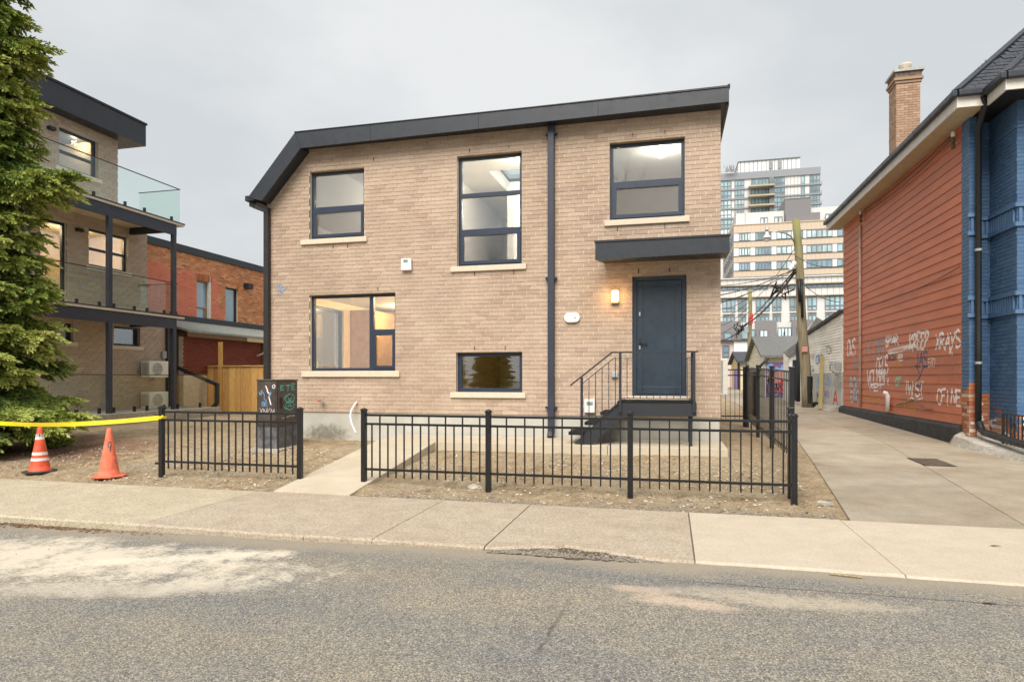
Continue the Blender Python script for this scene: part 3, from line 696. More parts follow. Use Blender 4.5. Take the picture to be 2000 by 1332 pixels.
for k, (a, b) in enumerate(zip(segs, segs[1:])):
    e = .0025; ua, ub = (OUT[1][0] if k == 0 else a), b; la, lb = (INN[1][0] if k == 0 else a), b
    MB().prism([(ua + e, mid(OUT, ua)), (ub - e, mid(OUT, ub)), (lb - e, mid(INN, lb)), (la + e, mid(INN, la))], -11.34, -11.285, lambda u, n, v: (u, -n, v)).build('fascia_panel', 'dark_metal', roof)
MB().prism([OUT[0], (OUT[1][0] - .003, OUT[1][1]), (INN[1][0] - .003, INN[1][1]), INN[0]], -11.34, -11.285, lambda u, n, v: (u, -n, v)).build('fascia_panel', 'dark_metal', roof)
MB().box(-7.28, .97, 11.27, 11.36, 6.377, 6.392).box(.93, .97, 11.27, 21.2, 6.40, 6.425).build('drip_edge', 'black_plastic', roof)
MB().box(.915, .957, 11.342, 21.2, 6.10, 6.40).box(.842, .915, 11.342, 21.2, 6.13, 6.16).build('side_fascia', 'dark_metal', roof)
mb = MB().prism([(-8.05, 5.08), (-7.15, 6.06), (-7.15, 6.10), (-8.08, 5.12)], -11.342, -11.62, lambda u, n, v: (u, -n, v)); mb.build('soffit', 'dark_metal', roof)
gt = MB().box(-8.43, -8.22, 11.30, 21.2, 5.09, 5.20); gt.build('gutter', 'dark_metal', roof, bevel=.01)
dp = MB(); px0 = -8.075
dp.bar((-8.33, 11.42, 5.12), (-8.33, 11.42, 5.0), .10, .10); dp.bar((-8.33, 11.42, 5.03), (px0, 11.53, 4.93), .10, .09); dp.bar((px0, 11.53, 4.985), (px0, 11.53, .36), .105, .09, (0, 1, 0))
dp.build('downpipe', 'downpipe_brown', house)
dp = MB().box(-2.19, -2.07, 11.49, 11.585, .47, 6.13).bar((-2.13, 11.54, .50), (-2.13, 11.45, .41), .12, .09)
dp = dp.build('downpipe', 'steel_paint', house, bevel=.012)
for z in (5.95, 3.30, .93): boxo('bracket', 'dark_metal', dp, -2.235, -2.025, 11.50, 11.597, z, z + .035)
# windows
def cells_stack(o, splits, fw=.06, mh=.075):
    vs = [o[2] + fw] + [q for s in splits for q in (s - mh / 2, s + mh / 2)] + [o[3] - fw]
    return [(o[0] + fw, o[1] - fw, vs[i], vs[i + 1]) for i in range(0, len(vs), 2)]
window(house, FF, *W1, cells_stack(W1, [4.93]), sashes=(0,), sill=(-7.32, -5.85, 4.195, 4.296))
c = [(W2[0] + .06, -5.85, W2[2] + .06, W2[3] - .06), (-5.76, W2[1] - .05, W2[2] + .05, 2.385), (-5.76, W2[1] - .05, 2.455, W2[3] - .06)]
window(house, FF, *W2, c, sashes=(1,), sill=(-7.30, -5.15, 1.51, 1.626))
window(house, FF, *W3, cells_stack(W3, [4.30, 4.99]), sashes=(0,), sill=(-4.09, -2.61, 3.515, 3.616))
window(house, FF, *W4, cells_stack(W4, [5.0]), sashes=(0,), sill=(-1.16, .32, 4.225, 4.326))
window(house, FF, *W5, [(W5[0] + .075, W5[1] - .075, W5[2] + .075, W5[3] - .075)], sill=(-4.10, -2.62, 1.113, 1.214))
# weep vents: small black slots in the joints over and under openings
wv = [(-6.28, 4.10), (-5.99 + .28, 5.78), (-6.6, 4.10), (-3.72, 5.78), (-2.95, 5.78), (-3.62, 3.43), (-2.85, 3.43), (-.66, 5.80), (-.1, 5.80), (-.93, 4.14), (-.1, 4.14), (-3.62, 2.02), (-3.02, 2.02), (-5.62, 3.21), (-.56, 3.36), (-.02, 3.36), (-.9, 3.85), (-.5, 3.85), (-.1, 3.85), (.3, 3.85), (.65, 3.85)]
for u, v in wv: boxo('weep_vent', 'black_plastic', wall, u - .006, u + .006, -.01, .014, v, v + .07, FF)
# door
dm = MB(); holes(dm, FF, DR[0], DR[1], DR[2], DR[3], [(DR[0] + .075, DR[1] - .075, DR[2] + .03, DR[3] - .075)], -.16, -.06)
door = dm.build('door', 'door_paint', house)
a, b, c_, d = DR[0] + .08, DR[1] - .08, DR[2] + .035, DR[3] - .08
holes(MB(), FF, a, b, c_, d, [(a + .1, b - .1, c_ + .13, d - .1)], -.12, -.075).build('leaf_frame', 'door_paint', door, bevel=.004)
boxo('panel', 'door_paint', door, a + .1, b - .1, -.125, -.088, c_ + .13, d - .1, FF)
holes(MB(), FF, a + .10, b - .10, c_ + .13, d - .10, [(a + .115, b - .115, c_ + .145, d - .115)], -.088, -.078).build('bead', 'door_paint', door)
h = MB(); h.box(a + .035, a + .065, -.075, -.055, 2.02, 2.20, FF); h.bar(FF(a + .05, -.03, 2.12), FF(a + .19, -.03, 2.12), .022, .022); h.bar(FF(a + .05, -.075, 2.12), FF(a + .05, -.02, 2.12), .02, .02, (1, 0, 0)); h.build('handle', 'black_plastic', door)
for z in (2.60, 2.0): boxo('lock', 'galvanised', door, a + .037, a + .063, -.075, -.05, z, z + .07, FF)
boxo('threshold', 'sill_stone', house, DR[0] - .12, DR[1] + .05, -.1, .06, 1.06, DR[2] - .004, FF, bevel=.006)
# canopy
cn = MB(); 
cn.v += [(-1.25, 10.9, 3.50), (.93, 10.9, 3.53), (.93, 11.592, 3.56), (-1.17, 11.592, 3.56), (-1.25, 10.9, 3.80), (.93, 10.9, 3.81), (.93, 11.592, 3.84), (-1.17, 11.592, 3.84)]
cn.f += [(0, 3, 2, 1), (4, 5, 6, 7), (0, 1, 5, 4), (1, 2, 6, 5), (2, 3, 7, 6), (3, 0, 4, 7)]; cn.tone += [0.0] * 6
can = cn.build('canopy', 'dark_metal', house)
MB().box(-1.265, .945, 10.885, 10.93, 3.797, 3.828).build('drip_edge', 'black_plastic', can)
# wall fixtures
al = boxo('alarm_box', 'white_plastic', house, -5.10, -4.89, .012, .08, 3.58, 3.81, FF, bevel=.012); boxo('display', 'green_display', al, -5.045, -4.955, .08, .084, 3.73, 3.785, FF)
mt = boxo('meter_box', 'white_plastic', house, -1.52, -1.33, .012, .09, .86, 1.105, FF, bevel=.012); boxo('display', 'green_display', mt, -1.475, -1.365, .09, .094, 1.0, 1.06, FF)
ob = boxo('outlet_box', 'grey_plastic', house, -1.03, -.92, .012, .07, 1.50, 1.60, FF, bevel=.01)
ov = MB(); N = 28; ring = []
for k in range(N):
    t = 6.283 * k / N; x = .085 * math.copysign(1, math.cos(t)) * (1 if abs(math.cos(t)) > 1e-6 else 0) * .7 + .085 * math.cos(t); ring.append((-1.75 + x, 2.59 + .09 * math.sin(t)))
ov.prism(ring, .012, .06, FF); ov = ov.build('intake_vent', 'white_plastic', house, bevel=.012)
boxo('key_slot', 'grey_plastic', ov, -1.71, -1.675, .06, .064, 2.57, 2.60, FF)
lp = boxo('wall_lamp', 'lamp_glow', house, -1.035, -.905, .02, .10, 2.855, 3.055, FF, bevel=.02)
boxo('lamp_back', 'fascia_white', lp, -1.02, -.92, .006, .019, 2.87, 3.04, FF)
boxo('lamp_base', 'brown_trim', lp, -1.03, -.91, .012, .095, 2.83, 2.853, FF)
ld = bpy.data.lights.new('wall_lamp_light', 'POINT'); ld.energy = 2.0; ld.color = (1, .6, .25); ld.shadow_soft_size = .06
lo = bpy.data.objects.new('wall_lamp_light', ld); COL.objects.link(lo); lo.location = FF(-.97, .2, 2.93)
tap = MB().bar(FF(-6.82, -.01, 1.0), FF(-6.82, .10, 1.0), .03, .03).bar(FF(-6.82, .08, 1.0), FF(-6.74, .10, .985), .025, .025); tap = tap.build('hose_tap', 'galvanised', house)
MB().lathe([(.001, -.01), (.03, -.01), (.03, .01), (.001, .01)], FF(-6.86, .10, 1.02), 10).build('tap_wheel', 'graffiti_red', tap)
hp = []
for k in range(15): t = k / 14; hp.append(FF(-6.06 - .14 * math.sin(t * math.pi * .9) + .16 * t, .03 + .10 * math.sin(t * math.pi) + .25 * t * t, 1.02 - .62 * t + .05 * math.sin(t * math.pi)))
MB().tube(hp, .017, 8).build('conduit_hose', 'white_plastic', house, smooth=True)
paint(wall, FF, '8', FY(543, 575, HY)[0], FY(545, 576, HY)[1], .13, .24, .014, 'graffiti_grey', lambda v: .0125, seed=4)
paint(wall, FF, '', FY(541, 576, HY)[0], 3.2, .2, .26, .012, 'graffiti_sky', lambda v: .0128, seed=2, strokes=scribble(7, 3))
# interior: rooms behind the glass
inn = MB(); 
def room(name, x0, x1, y0, y1, z0, z1, wm, fm='floor_wood', ceil_hole=None, left_hole=None):
    m = MB(); FLI = Frame((x0, 0, 0), (0, 1, 0), (1, 0, 0))
    holes(m, FLI, y0, y1, z0, z1, [left_hole] if left_hole else [], -.03, 0)
    m.box(x1, x1 + .03, y0, y1, z0, z1); m.box(x0, x1, y1, y1 + .03, z0, z1)
    m.build('interior_wall', wm, house)
    m = MB(); holes(m, mdeck, x0, x1, y0, y1, [ceil_hole] if ceil_hole else [], z1, z1 + .04); m.build('ceiling', 'interior_white', house)
    boxo('interior_floor', fm, house, x0, x1, y0, y1, z0 - .05, z0)
def downlight(x, y, z, e=9, glow='downlight_glow'):
    MB().lathe([(.001, -.004), (.055, -.004), (.06, 0)], (x, y, z - .004), 14).build('downlight', glow, house)
    l = bpy.data.lights.new('downlight_lamp', 'POINT'); l.energy = e; l.color = (1, .78, .48) if z < 4 else (1, .93, .82); l.shadow_soft_size = .08
    o = bpy.data.objects.new('downlight_lamp', l); COL.objects.link(o); o.location = (x, y, z - .12)
room('kitchen', -7.9, -4.75, 11.86, 16.6, .98, 3.33, 'interior_cream', left_hole=(12.9, 14.4, 1.25, 3.15))
for x, y in ((-5.0, 12.7), (-5.1, 13.9), (-6.6, 15.2)): downlight(x, y, 3.33, 26)
boxo('kitchen_island', 'interior_white', house, -6.9, -5.4, 15.2, 15.8, .98, 1.9); boxo('kitchen_backsplash', 'interior_stone', house, -7.2, -5.2, 16.53, 16.59, 1.95, 2.65)
boxo('kitchen_tall_unit', 'interior_wood', house, -7.88, -7.3, 14.7, 16.5, .98, 3.2); boxo('kitchen_counter', 'interior_white', house, -7.2, -5.0, 16.0, 16.52, .98, 1.92)
boxo('kitchen_cabinet', 'interior_wood', house, -7.2, -6.4, 16.1, 16.52, 2.66, 3.3)
window(house, FL, 12.9, 14.4, 1.25, 3.15, [(12.96, 14.34, 1.31, 3.09)], n=-.1, fmat='frame_blue')
room('stairwell', -4.62, -2.12, 11.86, 17.2, .98, 3.33, 'interior_cream'); downlight(-3.3, 13.2, 3.33, 5)
room('bedroom', -7.9, -4.75, 11.86, 16, 3.5, 6.0, 'interior_white'); downlight(-6.0, 14.6, 6.0, 22)
MB().prism([(-7.95, 5.02), (-6.98, 6.0), (-6.93, 5.95), (-7.90, 4.97)], -11.87, -15.98, lambda u, n, v: (u, -n, v)).build('sloped_ceiling', 'interior_white', house)
room('landing', -4.65, -1.95, 11.86, 17.5, 3.5, 6.0, 'interior_white', ceil_hole=SKY); downlight(-2.85, 12.55, 6.0, 30); downlight(-3.1, 15.9, 6.0, 60)
sh = MB(); holes(sh, mdeck, SKY[0] - .03, SKY[1] + .03, SKY[2] - .03, SKY[3] + .03, [SKY], 6.04, 6.30); sh.build('skylight_shaft', 'interior_white', house)
boxo('skylight_pane', 'rail_glass', house, SKY[0] - .03, SKY[1] + .03, SKY[2] - .03, SKY[3] + .03, 6.385, 6.40)
boxo('interior_partition', 'interior_white', house, -3.75, -3.6, 14.6, 17.4, 3.5, 6.0); boxo('interior_door', 'grey_plastic', house, -3.2, -2.4, 17.42, 17.48, 3.5, 5.5)
room('study', -1.85, .68, 11.86, 15.5, 3.5, 6.0, 'interior_white'); downlight(-.18, 12.9, 6.0, 14)
# roller blinds / plain backs that dim the sashes are not in the photo; rooms stay open
# ------------------------------------------------------------------ entry stair
ST = thing('entry_stairs', (-.4, 10.6, .39), 'dark steel entry steps with grated landing and thin picket railing', 'stairs')
Y0, Y1, PT = 10.55, 11.52, 1.08
fr_ = MB().box(-.86, .40, Y0, Y0 + .05, .88, PT).box(-.86, .40, Y1 - .05, Y1, .88, PT).box(.35, .40, Y0 + .05, Y1 - .05, .88, PT).box(-.86, -.81, Y0 + .05, Y1 - .05, .88, PT)
fr_.build('landing_frame', 'stair_metal', ST)
gme = MB().box(-.006, .006, Y0 - .005, Y1, PT - .022, PT + .010)
grate = MB()
for k in range(42): x = -.85 + k * .0302; grate.box(x, x + .006, Y0 + .0, Y1, PT + .002, PT + .032)
for k in range(6): y = Y0 + .02 + k * .185; grate.box(-.85, .395, y, y + .006, PT + .006, PT + .03)
g_ = grate.build('landing_grate', 'fence_black', ST); g_['kind'] = 'stuff'
for k, (x0, z) in enumerate(((-1.13, .925), (-1.39, .755), (-1.66, .585))):
    t_ = MB()
    for q in range(10): t_.box(x0 + q * .03, x0 + q * .03 + .008, Y0 + .07, Y1 - .07, z - .03, z)
    t_.box(x0 - .006, x0, Y0 + .06, Y1 - .06, z - .05, z + .003).box(x0 + .285, x0 + .291, Y0 + .06, Y1 - .06, z - .05, z + .003); t_.box(x0, x0 + .285, Y0 + .06, Y0 + .068, z - .05, z + .002).box(x0, x0 + .285, Y1 - .068, Y1 - .06, z - .05, z + .002)
    t_.box(x0, x0 + .285, Y0 + .07, Y1 - .07, z - .034, z - .028)
    t_.build('tread', 'fence_black', ST)
for y in (Y0 + .006, Y1 - .056):
    s_ = MB(); s_.prism([(-1.56, .395), (-1.27, .395), (-.72, .88), (-.72, .90), (-.86, 1.06), (-.88, 1.06)], y, y + .045, lambda u, n, v: (u, n, v)); s_.build('stringer', 'stair_metal', ST)
def rail_side(y, near):
    tb = 0
for x, z0, z1 in ((-1.43, .395, 1.50), (-.80, .93, 1.90), (.36, .94, 1.89)): boxo('post', 'stair_metal', ST, x - .02, x + .02, Y0 - .045, Y0 - .005, z0, z1)
MB().bar((-1.62, Y0 - .025, 1.365), (-.93, Y0 - .025, 1.91), .045, .022).bar((-.935, Y0 - .025, 1.907), (.425, Y0 - .025, 1.907), .045, .022).bar((.36, Y0 - .02, 1.907), (.36, Y1 + .02, 1.907), .045, .022).build('handrail', 'stair_metal', ST)
MB().bar((-1.42, Y0 - .025, 1.40), (-.90, Y0 - .025, 1.815), .012, .012).bar((-.905, Y0 - .025, 1.81), (.36, Y0 - .025, 1.81), .012, .012).bar((-1.42, Y0 - .025, .60), (-.80, Y0 - .025, 1.10), .012, .012).bar((-.80, Y0 - .025, 1.16), (.36, Y0 - .025, 1.16), .012, .012).bar((.36, Y0, 1.81), (.36, Y1, 1.81), .012, .012).bar((.36, Y0, 1.16), (.36, Y1, 1.16), .012, .012).build('inner_rail', 'stair_metal', ST)
for k in range(5):
    x = -1.31 + k * .108; zb = .60 + (x + 1.42) * .806; zt = 1.40 + (x + 1.42) * .798; boxo('picket', 'stair_metal', ST, x - .006, x + .006, Y0 - .031, Y0 - .019, zb, zt)
for k in range(10):
    x = -.69 + k * .105; boxo('picket', 'stair_metal', ST, x - .006, x + .006, Y0 - .031, Y0 - .019, 1.155, 1.815)
for k in range(8):
    y = Y0 + .08 + k * .115; boxo('picket', 'stair_metal', ST, .354, .366, y - .006, y + .006, 1.155, 1.815)
boxo('leg', 'stair_metal', ST, .29, .34, Y0 + .12, Y0 + .17, .39, .88); boxo('leg', 'stair_metal', ST, .29, .34, Y1 - .2, Y1 - .15, .39, .88); boxo('back_post', 'stair_metal', ST, .34, .38, Y1 - .03, Y1 + .01, .94, 1.895)
# ------------------------------------------------------------------ front fences
FYY = 7.95
def picket_fence(name, pxs, label, pitch=.118, stub=None, group=None):
    xs = [FY(x, 900, FYY)[0] for x in pxs]; F = thing(name, (xs[0], FYY, 0), label, 'fence', group)
    for x in xs:
        p = MB().box(x - .033, x + .033, FYY - .033, FYY + .033, -.05, 1.045).build('post', 'fence_black', F, bevel=.004)
        c_ = MB().box(x - .042, x + .042, FYY - .042, FYY + .042, 1.045, 1.06).build('cap', 'fence_black', p)
        MB().lathe([(.041, 0), (.038, .012), (.02, .022), (.001, .026)], (x, FYY, 1.06), 12).build('cap_top', 'fence_black', p)
    for a, b in zip(xs, xs[1:]):
        for z in (.988, .868, .252): boxo('rail', 'fence_black', F, a + .033, b - .033, FYY - .014, FYY + .014, z - .015, z + .015)
        n = int(round((b - a) / pitch)) - 1; st = (b - a) / (n + 1)
        for k in range(1, n + 1):
            x = a + k * st; top = .975 if k % 2 == 0 else .855
            boxo('picket', 'fence_black', F, x - .0085, x + .0085, FYY - .0085, FYY + .0085, .145 + random.uniform(-.004, .004), top)
    return F, xs
LF, lx = picket_fence('picket_fence', [316, 586], 'short single panel of black metal picket fence beside the utility cabinet')
for z in (.93, .22): boxo('rail_stub', 'fence_black', LF, lx[0] - .11, lx[0] - .033, FYY - .014, FYY + .014, z - .015, z + .015)
RF, rx = picket_fence('picket_fence', [711, 954, 1231, 1551], 'long three panel black metal picket fence in front of the door')
# side return of the fence and the taller fence along the lane
def run_fence(name, P, h, zf, label, pitch, base=.12, cat='fence', pw=.006):
    F = thing(name, (P[0][0], P[0][1], zf(P[0][1])), label, cat)
    for (x, y) in P:
        z = zf(y); p = MB().box(x - .035, x + .035, y - .035, y + .035, z - .08, z + h).build('post', 'fence_black', F, bevel=.004); MB().box(x - .043, x + .043, y - .043, y + .043, z + h, z + h + .03).build('cap', 'fence_black', p, bevel=.01)
    for (ax, ay), (bx, by) in zip(P, P[1:]):
        za, zb = zf(ay), zf(by); A, B = Vector((ax, ay, 0)), Vector((bx, by, 0)); d = (B - A).normalized(); A2, B2 = A + d * .036, B - d * .036
        for z in (h - .05, h - .19, base + .08): MB().bar(A2 + Vector((0, 0, za + z)), B2 + Vector((0, 0, zb + z)), .026, .03).build('rail', 'fence_black', F)
        n = int(round((B - A).length / pitch)) - 1
        for k in range(1, n + 1):
            t = k / (n + 1); q = A.lerp(B, t); z = lerp(za, zb, t)
            boxo('picket', 'fence_black', F, q.x - pw, q.x + pw, q.y - pw, q.y + pw, z + base, z + h - .05)
    return F
run_fence('picket_fence', [(1.395, 8.2), (1.60, 9.45)], .95, lambda Y: lz(Y) + .06, 'low black metal fence return running along the lane edge', .15)
TF = run_fence('tall_lane_fence', [(1.78, 10.4), (1.80, 12.5), (1.82, 14.6), (1.86, 16.9)], 1.48, lambda Y: lz(Y) + .08, 'tall black metal fence along the lane beside the brick house', .16)
run_fence('tall_back_fence', [(.90, 17.0), (1.80, 17.0)], 1.42, lambda Y: lz(Y) + .1, 'tall black metal fence panel closing the passage beside the house', .11)
boxo('privacy_panel', 'fence_black', TF, 1.835, 1.845, 14.7, 16.8, .62, 1.62)
# ------------------------------------------------------------------ traffic cones, tape, cabinet
def cone(px, py, h, body, base, label, collar):
    X, Y = FZ(px, py, .0); z = gz(Y) - .005
    c = thing('traffic_cone', (X, Y, z), label, 'cone')
    rot = .5; s = .185
    b = MB(); pts = [(math.cos(rot + k * math.pi / 4 + math.pi / 8) * s * (1.25 if k % 2 else 1.25) , math.sin(rot + k * math.pi / 4 + math.pi / 8) * s * 1.25) for k in range(8)]
    b.prism([(X + p, Y + q) for p, q in pts], z, z + .028, lambda u, n, v: (u, v, n)); b.build('base', base, c, bevel=.008)
    R = lambda t: lerp(.135, .028, t)
    prof = [(.155, .028), (.15, .05), (R(.0), .06)] + [(R(k / 12), .06 + (h - .06) * k / 12) for k in range(1, 13)] + [(.012, h), (.001, h - .002)]
    MB().lathe(prof, (X, Y, z), 28).build('body', body, c, smooth=True)
    for (t0, t1) in collar:
        pr = [(R(t0) + .0025, .06 + (h - .06) * t0), (R(t1) + .0025, .06 + (h - .06) * t1)]
        MB().lathe(pr, (X, Y, z), 28).build('reflective_collar', 'cone_white', c, smooth=True)
    return c, X, Y, z, R
c1, X, Y, z, R = cone(78, 926, .70, 'cone_orange', 'rubber', 'red orange traffic cone with worn white bands and black base', [(.70, .83), (.33, .40), (.19, .26)])
def onface(X, Y, z, R, h):
    n = Vector((-X, -Y, 0)).normalized(); u = Vector((0, 0, 1)).cross(n)
    class Q:
        def __call__(s, a, d, v):
            rr_ = R((v - .06) / (h - .06)) + .003 + d; ang = a / max(rr_, .02)
            return Vector((X, Y, z + v)) + (n * math.cos(ang) + u * math.sin(ang)) * rr_
    return Q()
paint(c1, onface(X, Y, z, R, .70), 'MH', -.045, .545, .08, .05, .008, 'graffiti_black', lambda v: .001, seed=8, name='scribble', step=.01)
c2, X, Y, z, R = cone(213, 934, .72, 'cone_faded', 'cone_faded', 'faded orange traffic cone with black scribbles and orange base', [])
fq = onface(X, Y, z, R, .72)
paint(c2, fq, '9', -.02, .39, .055, .14, .010, 'graffiti_black', lambda v: .001, seed=8, name='scribble', step=.01); paint(c2, fq, '', -.05, .38, .05, .13, .008, 'graffiti_grey', lambda v: .001, strokes=scribble(6, 5), name='scribble', step=.01)
tp = MB(); a = Vector((lx[0] - .02, FYY - .04, .90)); e0 = Vector((-11.9, 8.15, .80)); N = 40
prev = None
for k in range(N + 1):
    t = k / N; p = a.lerp(e0, t); p.z -= .10 * math.sin(t * math.pi) ; tw = .35 * math.sin(t * 9); hw = .034
    o = Vector((0, math.sin(tw) * hw, math.cos(tw) * hw)); cur = (p + o, p - o)
    if prev: tp.face([prev[0], prev[1], cur[1], cur[0]]); tp.face([prev[0] + Vector((0, .001, 0)), cur[0] + Vector((0, .001, 0)), cur[1] + Vector((0, .001, 0)), prev[1] + Vector((0, .001, 0))])
    prev = cur
tp.box(lx[0] - .045, lx[0] + .045, FYY - .045, FYY + .045, .885, .925)
tp.bar((lx[0] + .03, FYY - .045, .90), (lx[0] + .08, FYY - .07, .93), .02, .03)
tag(tp.build('caution_tape', 'tape_yellow'), 'yellow caution tape stretched from the fence post to the spruce', 'tape')
# utility cabinet
CY = 9.95; cx1 = FY(540.5, 800, CY)[0]; cx0 = FY(502, 800, CY)[0]; cyb = FX(581, 800, cx1)[0]
zt = FY(540, 744, CY)[1]; zb = gz(CY) - .03; zs = FY(540, 834, CY)[1]
UC = thing('utility_cabinet', (cx0, CY, zb), 'dark brown utility cabinet covered in white and teal graffiti', 'cabinet')
boxo('body', 'cabinet_brown', UC, cx0, cx1, CY, cyb, zs, zt, bevel=.01); boxo('lid', 'cabinet_brown', UC, cx0 - .012, cx1 + .012, CY - .012, cyb + .012, zt + .001, zt + .028, bevel=.008)
boxo('plinth', 'cabinet_base', UC, cx0 + .01, cx1 - .01, CY + .01, cyb - .01, zb, zs - .002); boxo('pad', 'rough_concrete', UC, cx0 - .12, cx1 + .12, CY - .12, cyb + .12, zb - .03, zb + .035)
CF = Frame((0, CY, 0), (1, 0, 0), (0, -1, 0)); CR = Frame((cx1, 0, 0), (0, 1, 0), (1, 0, 0)); wd = cx1 - cx0; dp_ = cyb - CY
boxo('door_panel', 'cabinet_brown', UC, cx0 + .02, cx1 - .02, .002, .010, zs + .03, zt - .03, CF, bevel=.003); boxo('door_panel', 'cabinet_brown', UC, CY + .03, cyb - .03, .002, .010, zs + .03, zt - .03, CR, bevel=.003)
boxo('handle', 'black_plastic', UC, CY + .10, CY + .16, .010, .03, zs + .33, zs + .52, CR); boxo('louvre', 'cabinet_brown', UC, cx0 + .04, cx1 - .04, .010, .016, zs + .05, zs + .12, CF)
pn = lambda v: .0125
hh = zt - zs
paint(UC, CF, '', cx0 + .06, zs + hh * .55, wd * .5, hh * .32, .010, 'graffiti_sky', pn, strokes=scribble(12, 21), seed=3); paint(UC, CF, '', cx0 + wd * .42, zs + hh * .5, wd * .35, hh * .42, .022, 'graffiti_white', pn, strokes=[[(.0, 1), (.3, .75), (.2, .7), (.55, .5), (.45, .45), (.8, 0)]], seed=4)
paint(UC, CF, 'XNKM', cx0 + .06, zs + hh * .28, wd * .75, hh * .12, .006, 'graffiti_white', pn, seed=5); paint(UC, CF, 'O', cx0 + wd * .8, zs + hh * .84, .05, .06, .014, 'graffiti_white', pn, seed=6); paint(UC, CF, 'SE', cx0 + .1, zs + hh * .46, wd * .32, hh * .08, .012, 'graffiti_sky', pn, seed=9)
for ch, a0, v0_, w0_, h0_, s0_ in (('E', .14, .80, .18, .10, 3), ('T', .40, .78, .22, .13, 4), ('E', .68, .80, .18, .13, 5)): paint(UC, CR, ch, CY + dp_ * a0, zs + hh * v0_, dp_ * w0_, hh * h0_, .020, 'graffiti_teal', pn, seed=s0_)
paint(UC, CR, '', CY + dp_ * .32, zs + hh * .36, dp_ * .46, hh * .36, .017, 'graffiti_teal', pn, seed=8, strokes=[arc(.5, .72, .42, .26, 80, 430, 14), arc(.52, .28, .38, .27, 100, 470, 14), arc(.5, .5, .62, .5, 120, 250, 9), [(.3, .75), (.45, .6), (.7, .78)], [(.3, .2), (.5, .34), (.72, .2)]])
paint(UC, CR, '', CY + dp_ * .2, zs + hh * .14, dp_ * .6, hh * .1, .007, 'graffiti_white', pn, seed=31, strokes=scribble(9, 77))
# small yard odds and ends
X, Y = FZ(1057, 893, .13); pc = MB().tube([(X - .01, Y - .05, .20), (X + .05, Y + .05, .23)], .055, 14, cap=False).tube([(X - .01, Y - .05, .20), (X + .05, Y + .05, .23)], .047, 14, cap=False); pc = pc.build('pipe_stub', 'white_plastic', smooth=True); tag(pc, 'white plastic pipe stub lying in the bare yard', 'pipe')
MB().tube([(X + .045, Y + .045, .228), (X + .046, Y + .046, .2285)], .046, 14).build('pipe_cap', 'black_plastic', pc)
def rock(px, py, s, mat, label, z=.03):
    X, Y = FZ(px, py, z); r = random.Random(px); mb = MB(); n = 9; pr = []
    for k, (rad, zz) in enumerate(((.7, -.3), (1, .05), (.8, .4), (.35, .62))):
        for q in range(n): t = 6.283 * q / n; rr_ = s * rad * r.uniform(.8, 1.2); mb.v.append((X + rr_ * 1.4 * math.cos(t), Y + rr_ * math.sin(t), z + s * zz * r.uniform(.8, 1.2)))
    for k in range(3):
        for q in range(n): q2 = (q + 1) % n; mb.f.append((k * n + q, k * n + q2, (k + 1) * n + q2, (k + 1) * n + q)); mb.tone.append(0.0)
    mb.f.append(tuple(3 * n + q for q in range(n))); mb.tone.append(0.0)
    tag(mb.build('stone', mat), label, 'stone')
rock(926, 953, .08, 'stone_light', 'pale stone in the gravel under the middle fence panel'); rock(1610, 985, .07, 'rough_concrete', 'lump of concrete in the gravel beside the lane corner'); rock(1585, 985, .06, 'dirt', 'clod of earth next to the fence corner post'); rock(851, 886, .05, 'stone_light', 'small white stone on the earth beside the path'); rock(1290, 951, .03, 'green_wrapper', 'crumpled green wrapper on the gravel under the fence')
def leaf(px, py, mat, label, z):
    X, Y = FZ(px, py, z); mb = MB(); L_ = .05
    P = [(-L_, 0, .002), (-.2 * L_, .018, .006), (L_, .004, .004), (-.1 * L_, -.018, .010)]; mb.face([(X + p, Y + q, z + w_) for p, q, w_ in P]); mb.face([(X + p, Y + q, z + w_ - .002) for p, q, w_ in P[::-1]])
    tag(mb.build('leaf', mat), label, 'leaf')
leaf(744, 1152, 'yellow_leaf', 'small yellow leaf lying alone on the asphalt', -.05); leaf(1945, 1066, 'leaf_brown', 'brown leaf on the new pale pavement', .002); leaf(1932, 1178, 'leaf_brown', 'brown leaf beside the tar seam in the road', -.012); leaf(1253, 1225, 'cone_faded', 'pinkish scrap lying on the asphalt', -.03)
stk = MB(); A_ = FZ(1621, 1121, -.01); B_ = FZ(1684, 1128, -.01); stk.tube([(A_[0], A_[1], -.006), (B_[0], B_[1], -.006)], .007, 6); tag(stk.build('stick', 'old_wood'), 'thin pale stick lying on the road by the kerb', 'stick')
# drain grate in the lane
gx0, gy = FZ(1765, 902, .1); P = [FZ(*q) for q in ((1762, 898, .1), (1845, 899, .1), (1878, 909, .1), (1790, 909, .1))]
zz = lambda Y: lz(Y) + .004
DG = MB(); x0, x1 = min(p[0] for p in P) + .12, max(p[0] for p in P) - .12; y0, y1 = min(p[1] for p in P), max(p[1] for p in P)
DGo = tag(MB().prism([(x0, y0), (x1, y0), (x1, y1), (x0, y1)], 0, 1, lambda u, n, v: (u, v, zz(v) + (.0 if n else -.02))).build('drain_grate', 'tar_black'), 'rusty rectangular drain grate set in the lane concrete', 'grate')
for k in range(12): x = lerp(x0 + .03, x1 - .03, k / 11); MB().prism([(x - .012, y0 + .03), (x + .012, y0 + .03), (x + .012, y1 - .03), (x - .012, y1 - .03)], 0, 1, lambda u, n, v: (u, v, zz(v) + (.008 if n else .001))).build('bar', 'bark', DGo)
